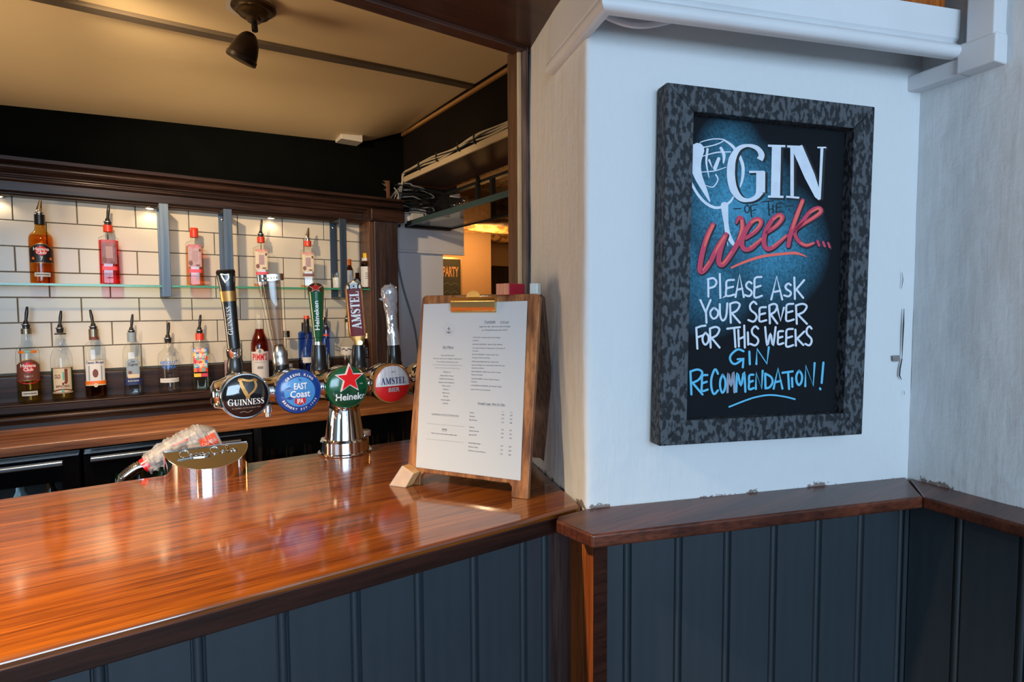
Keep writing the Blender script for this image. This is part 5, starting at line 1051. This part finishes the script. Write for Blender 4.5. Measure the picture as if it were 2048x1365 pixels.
# ================================================================== ceiling spotlight and junction box
sp_ = Vector(ony(507, 8, 1.795)); zc = ceil_z(sp_.x, sp_.y)
sl = thing('ceiling_spotlight', 'dark bronze bell-shaped spotlight on the cream ceiling', 'spotlight', (sp_.x, sp_.y, zc))
MB().lathe([(.072, .01), (.072, -.004), (.068, -.007)], 40, c=(-.016, .004, 0)).build('ceiling_plate', 'white_plastic', sl, smooth=30)
MB().lathe([(.060, -.004), (.060, -.012), (.054, -.016), (.050, -.020), (.042, -.022), (.040, -.030), (.030, -.036), (.020, -.038), (.018, -.046), (.008, -.048)], 36).build('canopy', mat('antique_bronze', (.11, .075, .040), .3, .8), sl, smooth=30)
Av = Vector((0, 0, -.046)); Bv = Vector(ony(510, 62, 1.79))-Vector((sp_.x, sp_.y, zc))
MB().tube([Av, Av.lerp(Bv, .5), Bv], [.0075, .0085, .0085], 12).build('stem', 'blackmatte', sl, smooth=40)
Hd = Vector(ony(503, 66, 1.79))-Vector((sp_.x, sp_.y, zc)); Ht = Vector(ony(481, 122, 1.815))-Vector((sp_.x, sp_.y, zc))
ax = (Ht-Hd); Lh = ax.length; P = [Hd+ax*t for t in (0, .04, .15, .35, .6, .82, .84, .90, .97, 1.0)]
MB().tube(P, [.008, .015, .023, .031, .0365, .0395, .0415, .0415, .0415, .039], 30).build('shade', mat('dark_bronze_shade', (.022, .014, .010), .33, .5), sl, smooth=35)
jb = thing('junction_box', 'white junction box on the ceiling above the cornice end', 'junction box', tuple(ony(698, 282, 2.86)))
MB().box(-.055, .055, -.045, .045, -.008, .04).build('lid', 'white_plastic', jb, bevel=.003); MB().box(-.05, .05, -.04, .04, .04, .075).build('base', 'white_plastic', jb, bevel=.002)
# ================================================================== bottles
def liquid(name, c, edge=None): M[name] = glass(name, c, edge=edge or tuple(q*.6 for q in c), rough=.05); return name
liquid('rum_amber', (.93, .64, .25), (.72, .36, .08)); liquid('rum_pale', (.97, .74, .28), (.8, .5, .12)); liquid('rum_dark', (.62, .32, .12), (.35, .14, .04)); liquid('gin_red', (.99, .16, .14), (.9, .07, .06)); liquid('gin_peach', (1.0, .60, .38), (.95, .42, .2))
liquid('water', (.975, .985, .98), (.78, .82, .80)); liquid('pimms', (.50, .10, .07), (.25, .03, .02)); liquid('blue_liq', (.16, .28, .80), (.05, .1, .5)); liquid('blue_glass', (.28, .50, .88), (.1, .25, .6)); liquid('amber_glass', (.93, .64, .24), (.62, .28, .05)); liquid('orange_liq', (.97, .65, .2)); liquid('pale_green', (.95, .985, .90), (.75, .85, .65)); liquid('dark_glass2', (.25, .14, .09), (.08, .04, .03))
M['lab_black'] = mat('lab_black', (.012, .012, .014), .35); M['lab_cream'] = mat('lab_cream', (.62, .52, .36), .5); M['lab_pinkgrey'] = mat('lab_pinkgrey', (.36, .22, .25), .45, color2=(.46, .30, .32), noise_scale=60)
M['lab_white'] = mat('lab_white', (.66, .66, .66), .5); M['lab_bluegrey'] = mat('lab_bluegrey', (.24, .31, .38), .45); M['capred'] = mat('capred', (.72, .055, .02), .3, coat=.3); M['foil'] = mat('foil', (.30, .26, .20), .3, .8)
M['brown'] = mat('label_brown', (.16, .045, .03), .5); M['orangecap'] = mat('orangecap', (.78, .16, .01), .4); M['yellowcap'] = mat('yellowcap', (.80, .50, .01), .4); M['teal'] = mat('teal_print', (.10, .42, .36), .5); M['bluebold'] = mat('bluebold', (.04, .20, .72), .5); M['lab_plum'] = mat('lab_plum', (.17, .06, .085), .45, color2=(.24, .09, .12), noise_scale=60); M['silverw'] = mat('silver_label', (.55, .54, .50), .4)
P_ROUND = [(0, .90), (.01, .98), (.03, 1), (.62, 1), (.67, .97), (.71, .86), (.745, .64), (.775, .48), (.83, .43), (.97, .38), (.975, .44), (1, .44)]
P_LONG = [(0, .9), (.01, .98), (.03, 1), (.58, 1), (.64, .95), (.69, .80), (.75, .58), (.80, .48), (.84, .50), (.87, .42), (.97, .40), (.98, .46), (1, .46)]
P_SHOULD = [(0, .92), (.012, .99), (.03, 1), (.66, 1), (.72, .97), (.77, .80), (.81, .52), (.84, .40), (.97, .40), (.98, .45), (1, .45)]
P_ABS = [(0, .92), (.012, .99), (.03, 1), (.66, 1), (.73, .94), (.78, .74), (.81, .46), (.84, .38), (.96, .38), (.97, .44), (1, .44)]
P_SQ = [(0, .93), (.012, .99), (.03, 1), (.73, .96), (.755, .93), (.785, .74), (.80, .44), (.83, .38), (.97, .38), (.98, .43), (1, .43)]
class Bottle:
    def __init__(s, name, label, px0, px1, ytop, shelf_z, Y, prof, power=2, dep=1.0, fill=.5, liq='water', glassm='clear', group='bottles on the back bar', turn=0, ybase=None, necktop=None):
        pc = (px0+px1)/2; yb = ybase or (805 if shelf_z < 1.3 else 570)
        q = ony(pc, yb-25, Y); s.X = q[0]; s.Y = Y; s.z = shelf_z; v = np.dot(q-C0, _f); th = math.atan((pc-1024)/F)
        s.r = (px1-px0)/2*v/F*math.cos(th)**1.0*.985; s.h = ony(pc, ytop, Y)[2]-shelf_z
        rz = math.atan2(s.X, s.Y)*-1+turn; s.t = thing(name, label, 'bottle', (s.X, s.Y, shelf_z), rz, group)
        s.prof = prof; s.p = power; s.dep = dep; s.pw = lambda zf: power if zf < .76 else 2
        rings = [(z*s.h, s.r*k, s.r*k*(dep if z < .8 else 1), s.pw(z)) for z, k in prof]
        s.body = MB().se(rings, 36).build('glass_body', glassm, s.t, smooth=50)
        if fill:
            rr = [(max(z*s.h, .006), s.r*k*.93, s.r*k*.93*(dep if z < .8 else 1), s.pw(z)) for z, k in prof if z < fill]
            kf = float(np.interp(fill, [z for z, _ in prof], [k for _, k in prof])); rr.append((fill*s.h, s.r*kf*.93, s.r*kf*.93*(dep if fill < .8 else 1), s.pw(fill)))
            MB().se(rr, 36).build('liquid', liq, s.t, smooth=50)
    def surf(s, x, z, off):
        zf = z/s.h; k = float(np.interp(zf, [a for a, _ in s.prof], [b for _, b in s.prof])); w_ = s.r*k; d_ = s.r*k*(s.dep if zf < .8 else 1); p = s.pw(zf)
        u = min(abs(x)/w_, .995); return (x, -d_*(1-u**p)**(1/p)-off, z)
    def lab(s, name, m_, vfs, off=.0008, parent=None, scale=True):
        """vfs in units: x in bottle radii, z in bottle heights"""
        mb = MB()
        for vs, fs in vfs: mb.add([s.surf(x*s.r, z*s.h, off) for x, z in vs], fs)
        return mb.build(name, m_, parent or s.t)
    def tx(s, str_, zc, hgt, width, off_b=.022, dx=0):                 # text centred; hgt in heights, width in radii
        vs, fs = text(str_, 1, 0, 0, off=off_b); x0 = min(v[0] for v in vs); x1 = max(v[0] for v in vs)
        return [(dx+v[0]/(x1-x0)*width, zc+v[1]*hgt) for v in vs], fs
    def collar(s, m_, z0=.90, z1=1.0, grow=1.12, name='neck_sleeve'):
        k = float(np.interp((z0+z1)/2, [a for a, _ in s.prof], [b for _, b in s.prof]))
        return MB().lathe([(s.r*k*grow, z0*s.h), (s.r*k*grow, z1*s.h)], 24, cap=False).build(name, m_, s.t, smooth=40)
    def pourer(s, m_='black', steel=False, tilt=.10, L=.058):
        r = s.r*.40; h = s.h
        c = MB().lathe([(r*.72, -.012), (r*.8, 0), (r*.8, .004), (r*1.0, .005), (r*1.0, .0085), (r*.62, .0095), (r*.55, .016), (r*.42, .022)], 20).build('pourer', 'chrome' if steel else 'blackmatte', s.t, smooth=35, loc=(0, 0, h))
        MB().lathe([(r*1.02, .0055), (r*1.04, .0070), (r*1.02, .0085)], 20, cap=False).build('pourer_flange', 'satin', c, smooth=40)
        if steel: MB().tube([(0, 0, .018), (.002, 0, .03), (.006*tilt*10, 0, L)], [r*.75, r*.55, r*.22], 14, smooth=4).build('spout', 'chrome', c, smooth=40)
        else: MB().tube([(0, 0, .018), (L*tilt*.3, 0, .018+L*.25), (L*tilt*.6, 0, .018+L*.55), (L*tilt, 0, .018+L*.9), (L*tilt*1.1, 0, .018+L)], [r*.32, r*.36, r*.40, r*.30, r*.22], 12).build('spout', 'black', c, smooth=40)
        MB().tube([(0, 0, -.012), (0, 0, -.045)], .0016, 8).build('pourer_tube', 'satin', c)
    def cap(s, m_, z0=.90, z1=1.02, r=.46):
        MB().lathe([(s.r*r, z0*s.h), (s.r*r, z1*s.h-.002), (s.r*r*.9, z1*s.h)], 24).build('cap', m_, s.t, smooth=40)
U, Lz, YU, YL = 1.5352, 1.0752, 2.868, 2.872
def ell(cx, cz, rx, rz): return disc(rx, rz, 28, cx, cz, 4)
def rc(x0, x1, z0, z1): return rect(x0, x1, z0, z1, 12, 2)
def havana(px0, px1, ytop, z, Y, seven, label, yb):
    b = Bottle('rum_bottle', label, px0, px1, ytop, z, Y, P_ROUND, fill=.70 if seven else .34, liq='rum_amber' if seven else 'rum_pale', glassm='amber_glass' if seven else 'clear', ybase=yb)
    zz = .10
    b.lab('label', 'lab_black' if seven else 'brown', [rc(-.93, .93, .20+zz, .50), ([(-.93+1.86*i/12, .50+(.07*math.sin(math.pi*i/12) if j else 0)) for j in (0, 1) for i in range(13)], [(i, i+1, 14+i, 13+i) for i in range(12)])], off=.0006)
    b.lab('red_disc', 'red', [ell(0, .47, .50, .065)], off=.0012)
    b.lab('label_border', 'gold', [ribbon([(-.93, .50), (-.5, .552), (0, .575), (.5, .552), (.93, .50)], .012, smooth=5)], off=.0013); b.lab('label_border', 'gold', [rc(-.93, .93, .295, .302)], off=.0013)
    b.lab('lettering', 'white', [b.tx('Havana', .475, .042, 1.25), b.tx('Club', .425, .042, .8)], off=.0017)
    if seven: b.lab('number', 'white', [b.tx('7', .335, .05, .22)], off=.0017); b.lab('seals', 'orangecap', [ell(-.66, .36, .1, .02), ell(.72, .36, .1, .02)], off=.0014)
    else: b.lab('script', 'goldlight', [b.tx('Especial', .345, .03, .7, 0)], off=.0014); b.lab('shoulder_label', 'orangecap', [rc(-.75, .75, .655, .685)], off=.001); b.lab('shoulder_seal', 'teal', [ell(0, .672, .28, .016)], off=.0016); b.lab('red_border', 'red', [ribbon([(-.9, .30), (-.5, .27), (0, .262), (.5, .27), (.9, .30)], .01, smooth=4)], off=.0014)
    b.lab('lower_label', 'silverw', [rc(-.62, .66, .10, .16)], off=.0008); b.lab('lower_print', 'ink', [rc(-.5, .55, .125, .135)], off=.0013)
    return b
b = havana(59, 110, 430, U, YU, True, 'amber rum bottle with black label and steel pourer on the glass shelf', 567); b.collar('black', .86, 1.0, 1.15); b.pourer(steel=True)
b = havana(34, 84, 653, Lz, YL, False, 'nearly empty pale rum bottle with brown label on the lower ledge', 806); b.collar('foil', .90, .97, 1.15); b.pourer()
def beef(px0, px1, ytop, fill, liq, label, capk, labm='lab_pinkgrey', strip='red', yb=572, pour=None):
    b = Bottle('gin_bottle', label, px0, px1, ytop, U, YU, P_SQ, power=5, dep=.92, fill=fill, liq=liq, ybase=yb, group='square gin bottles on the glass shelf')
    lb = b.lab('label', labm, [rc(-.72, .72, .34, .72)], off=.0006); [b.lab('print_blot', 'brown', [e_], off=.0012) for e_ in (ell(-.45, .40, .22, .045), ell(.55, .63, .12, .03), ell(.3, .365, .25, .015))]
    b.lab('lettering', 'red', [b.tx('BEEFEATER', .685, .042, 1.36), b.tx('LONDON', .662, .014, .7)], off=.0012); b.lab('label_strip', strip, [rc(-.72, .72, .235, .295)], off=.0008)
    b.lab('label_field', mat('label_field', (.36, .22, .24), .5) if 'label_field' not in bpy.data.materials else bpy.data.materials['label_field'], [rc(-.30, .34, .43, .62)], off=.0010)
    b.collar('capred', .865, .975, 1.22)
    if pour == 'cap': b.cap('capred', .93, 1.03, .46)
    elif pour: b.pourer(steel=(pour == 'steel'))
    return b
beef(198, 242, 448, .72, 'gin_red', 'gin bottle full of bright red liquid with black pourer on the glass shelf', 0, labm='lab_plum', pour='black')
beef(372, 410, 460, .70, 'gin_peach', 'gin bottle of peach-coloured liquid with a red screw cap on the glass shelf', 0, pour='cap', yb=574)
beef(507, 541, 472, .07, 'gin_peach', 'almost empty clear gin bottle behind the clear acrylic tap handle', 0, labm='lab_cream', pour='black', yb=577)
beef(601, 633, 480, .06, 'orange_liq', 'almost empty clear gin bottle with steel pourer right of the acrylic handle', 0, labm='lab_cream', pour='steel', strip='brown', yb=579)
# small items at the right end of the glass shelf
def small(name, label, px0, px1, ytop, capm, labm, prof, capz, Y=2.86, sh=U):
    b = Bottle(name, label, px0, px1, ytop, sh, Y, prof, fill=0, glassm='dark_glass2', ybase=580); b.lab('paper_label', labm, [rc(-.95, .95, .05, .62)], off=.0008); b.lab('print', 'inkgrey', [rc(-.2, .3, .28+.05*k, .30+.05*k) for k in range(4)], off=.0013)
    b.cap(capm, capz, 1.0, .52); return b
small('bitters_bottle', 'small bitters bottle with an orange cap at the shelf end', 692, 707, 519, 'orangecap', 'lab_white', P_LONG, .80)
small('bitters_bottle', 'tiny dark bottle with an amber-yellow cap between two bitters bottles', 708, 721, 546, 'yellowcap', 'lab_white', [(0, .95), (.03, 1), (.6, 1), (.7, .7), (.72, .6), (1, .6)], .62, 2.90)
b = small('bitters_bottle', 'large paper-wrapped bitters bottle with a bright yellow cap', 721, 744, 507, 'yellowcap', 'lab_white', P_SHOULD, .86); b.collar('lab_white', .72, .86, 1.1, 'neck_label')
q = ony(674, 560, 2.88); tg = thing('tealight_glass', 'small glass with a white candle behind the right steel bracket', 'candle', (q[0], 2.88, U))
MB().lathe([(.020, 0), (.022, .003), (.025, .078), (.0235, .078), (.021, .006)], 20).build('tumbler', 'clear', tg, smooth=40); MB().lathe([(.0195, .004), (.0215, .055), (.018, .056)], 20).build('wax', 'lab_white', tg, smooth=40); MB().tube([(0, 0, .056), (.001, 0, .064)], .0008, 6).build('wick', 'ink', tg)
# lower ledge
b = Bottle('rum_bottle', 'spiced rum bottle with a big J on its cream label on the lower ledge', 103, 149, 660, Lz, YL, P_LONG, fill=.46, liq='rum_pale')
b.lab('label', 'lab_cream', [rc(-.88, .88, .11, .47)], off=.0007); b.lab('green_edge', 'bottle_green', [rc(-.93, -.80, .13, .47)], off=.0011); b.lab('green_edge', 'bottle_green', [rc(.80, .93, .13, .47)], off=.0011)
b.lab('big_letter', 'brown', [b.tx('J', .285, .165, .55, dx=.2)], off=.0013); b.lab('letter_shade', 'teal', [rc(.02, .18, .30, .41)], off=.0016); b.lab('lettering', 'brown', [b.tx('OLD', .325, .05, .5, dx=-.42), b.tx('SPICED', .195, .028, 1.2)], off=.0018); b.lab('ribbon_print', 'brown', [ribbon([(-.8, .14), (-.4, .16), (0, .165), (.4, .16), (.8, .14)], .018, smooth=3)], off=.0013); b.lab('green_seal', 'teal', [ell(0, .145, .13, .018)], off=.0019)
b.lab('label_lines', 'brown', [rc(-.85, .85, .462, .468), rc(-.85, .85, .118, .124)], off=.0013); b.collar('blackmatte', .935, .95, 1.3, 'neck_ring'); b.pourer()
b = Bottle('rum_bottle', 'flat-shouldered dark rum bottle with white label on the lower ledge', 170, 215, 657, Lz, YL, P_SHOULD, power=2.6, dep=.8, fill=.20, liq='rum_dark')
b.lab('label', 'lab_white', [rc(-.85, .85, .25, .54)], off=.0007); b.lab('lettering', 'navyprint', [b.tx('Captain Morgan', .50, .035, 1.6)], off=.0013); b.lab('brown_band', 'orangecap', [rc(-.92, .92, .20, .25)], off=.001); b.lab('band_print', 'lab_cream', [rc(-.9, .9, .185, .20), ell(0, .19, .2, .03)], off=.0014)
b.lab('label_panel', 'lab_bluegrey', [rc(-.62, -.5, .26, .47), rc(.5, .62, .26, .47)], off=.0012); b.lab('label_crest', 'brown', [ell(0, .36, .26, .06)], off=.0013); b.collar('foil', .88, .99, 1.12); b.collar('brown', .835, .88, 1.10, 'lower_sleeve'); b.pourer(tilt=-.12)
b = Bottle('tequila_bottle', 'clear square tequila bottle with pale blue arched label on the lower ledge', 248, 288, 665, Lz, YL, P_SHOULD, power=3.4, dep=.9, fill=.22, liq='water')
b.lab('label', 'lab_bluegrey', [rc(-.66, .66, .30, .52), ell(0, .52, .66, .07)], off=.0007); b.lab('lettering', 'ink', [b.tx('Cuervo', .475, .045, .95), b.tx('Jose', .53, .03, .4)], off=.0013); b.lab('seal', 'brown', [ell(-.3, .37, .2, .025)], off=.0014); b.lab('cream_band', 'lab_cream', [rc(-.55, .6, .28, .34)], off=.001)
b.lab('navy_label', 'navyprint', [rc(-.9, .9, .17, .28)], off=.0009); b.lab('navy_lettering', 'lab_white', [b.tx('BLUE AGAVE', .225, .02, 1.1)], off=.0014); b.collar('lab_bluegrey', .85, 1.0, 1.15); b.pourer()
b = Bottle('vodka_bottle', 'clear round-shouldered vodka bottle with blue lettering on the lower ledge', 317, 361, 680, Lz, YL, P_ABS, fill=.28, liq='water', ybase=785)
b.lab('lettering', 'bluebold', [b.tx('ABSOLUT', .545, .062, 1.62), b.tx('VODKA', .465, .062, 1.3)], off=.001); b.lab('strip_label', 'lab_white', [rc(-.84, .88, .20, .28)], off=.0007); b.lab('fine_print', 'inkgrey', [rc(-.6, .6, .245, .249), rc(-.6, .6, .23, .234)], off=.0012); b.pourer()
b = Bottle('gin_bottle', 'tall square gin bottle with a rainbow-coloured label on the lower ledge', 383, 422, 664, Lz, YL, P_SQ, power=5, dep=.92, fill=.32, liq='pale_green', glassm='clear', ybase=783)
cols = [('capred', 0), ('orangecap', 1), ('yellowcap', 2), ('teal', 3), ('magenta', 4), ('bluebold', 5)]; random.seed(11)
for r_ in range(6):
    for c_ in range(5):
        m_ = cols[(r_*2+c_*3+random.randint(0, 1)) % 6][0]; b.lab('colour_block', m_, [rc(-.72+.288*c_, -.72+.288*(c_+1), .32+.067*r_, .32+.067*(r_+1))], off=.0008)
b.lab('lettering', 'white', [b.tx('BEEFEATER', .665, .04, 1.3), b.tx('SPIRIT', .56, .065, 1.25), b.tx('OF', .505, .03, .4), b.tx('LONDON', .41, .06, 1.25)], off=.0014); b.lab('lower_strip', 'magenta', [rc(0, .72, .235, .295)], off=.0008); b.lab('lower_strip_yellow', 'yellowcap', [rc(-.72, 0, .235, .295)], off=.0008)
b.collar('capred', .86, .975, 1.22); b.pourer()
b = Bottle('spirit_bottle', 'bottle with a red-printed pink label half hidden by the black tap handle', 448, 484, 668, Lz, YL, P_SHOULD, fill=.5, liq='water', ybase=775); b.lab('label', 'lab_pinkgrey', [rc(-.9, .9, .10, .52)]); b.lab('print', 'red', [rc(-.7, .7, .30, .36), rc(-.6, .6, .2, .23)], off=.0013); b.collar('capred', .85, 1, 1.15); b.cap('capred', .92, 1.02)
b = Bottle('liqueur_bottle', 'dark red fruit cup bottle with a white label beside the acrylic handle', 502, 540, 600, Lz, YL, [(0, .92), (.012, .99), (.03, 1), (.44, 1), (.50, .96), (.56, .78), (.62, .54), (.66, .46), (.97, .42), (.98, .48), (1, .48)], fill=.66, liq='pimms', ybase=770)
b.lab('label', 'lab_white', [rc(-.9, .9, .08, .40), ell(0, .40, .42, .035)], off=.0007); b.lab('lettering', 'red', [b.tx("PIMM'S", .30, .075, 1.5)], off=.0013); b.lab('seal', 'inkgrey', [ell(0, .405, .13, .022), rc(-.6, .6, .275, .279), rc(-.3, .3, .2, .23)], off=.0014)
b = Bottle('liqueur_bottle', 'clear bottle with grey label and black cap right of the acrylic handle', 563, 587, 668, Lz, YL, [(0, .95), (.03, 1), (.42, 1), (.50, .92), (.58, .62), (.66, .48), (.96, .46), (1, .5)], fill=.2, liq='water', ybase=768); b.lab('label', 'lab_grey', [rc(-.93, .93, .10, .40)], off=.0007); b.lab('print', 'brown', [rc(-.8, .8, .16, .21)], off=.0013); b.lab('lettering', 'navyprint', [rc(-.75, .75, .29, .33)], off=.0013); b.cap('black', .93, 1.06, .56)
for px0, px1, yt, lab in ((598, 626, 651, 'flat sapphire-blue bottle behind a capped clear bottle'), (640, 661, 641, 'flat sapphire-blue bottle right of the green tap handle')):
    b = Bottle('gin_bottle', lab, px0, px1, yt, Lz, 2.912, [(0, .97), (.02, 1), (.86, 1), (.88, .9), (.90, .5), (1, .5)], power=7, dep=.30, fill=0, glassm='blue_glass', ybase=765); b.lab('label', 'lab_bluegrey', [rc(-.5, .5, .3, .5)], off=.001); b.cap('black', .9, 1.05, .5)
b = Bottle('spirit_bottle', 'bottle of deep blue liquid with a black and red cap beside the green handle', 602, 629, 655, Lz, 2.855, [(0, .95), (.03, 1), (.42, 1), (.50, .95), (.58, .72), (.64, .44), (.70, .36), (.97, .34), (1, .4)], fill=.40, liq='blue_liq', ybase=768); b.lab('label', 'lab_white', [rc(-.7, .8, .36, .46)], off=.001); b.collar('blackmatte', .9, 1.03, 1.25); b.cap('black', .99, 1.16, .42); b.cap('capred', 1.155, 1.21, .43)
b = Bottle('spirit_bottle', 'slim clear bottle with tall black pourer right of the green handle', 643, 665, 655, Lz, 2.85, P_LONG, fill=.5, liq='water', ybase=762); b.collar('capred', .84, .87, 1.2, 'neck_ring'); b.pourer(L=.075); b.lab('print', 'lab_bluegrey', [rc(-.6, .6, .10, .16)])
b = Bottle('spirit_bottle', 'clear round bottle with a torn white label left of the red handle', 681, 712, 640, Lz, 2.86, [(0, .95), (.03, 1), (.50, 1), (.58, .92), (.66, .6), (.72, .42), (.97, .38), (1, .44)], fill=.38, liq='water', ybase=758); b.lab('label', 'lab_white', [rc(-.95, .95, .42, .55)], off=.001); b.lab('print', 'ink', [ribbon([(-.8, .50), (-.5, .52), (-.2, .49), (.1, .52), (.4, .50), (.8, .52)], .018, smooth=3)], off=.0015); b.pourer()
b = Bottle('spirit_bottle', 'dark brown bottle in the corner by the wooden side panel', 722, 748, 668, Lz, 2.87, P_SHOULD, fill=0, glassm='dark_glass2', ybase=755); b.lab('label', 'lab_black', [rc(-.9, .9, .15, .45)]); b.cap('goldlight', .9, 1.02)
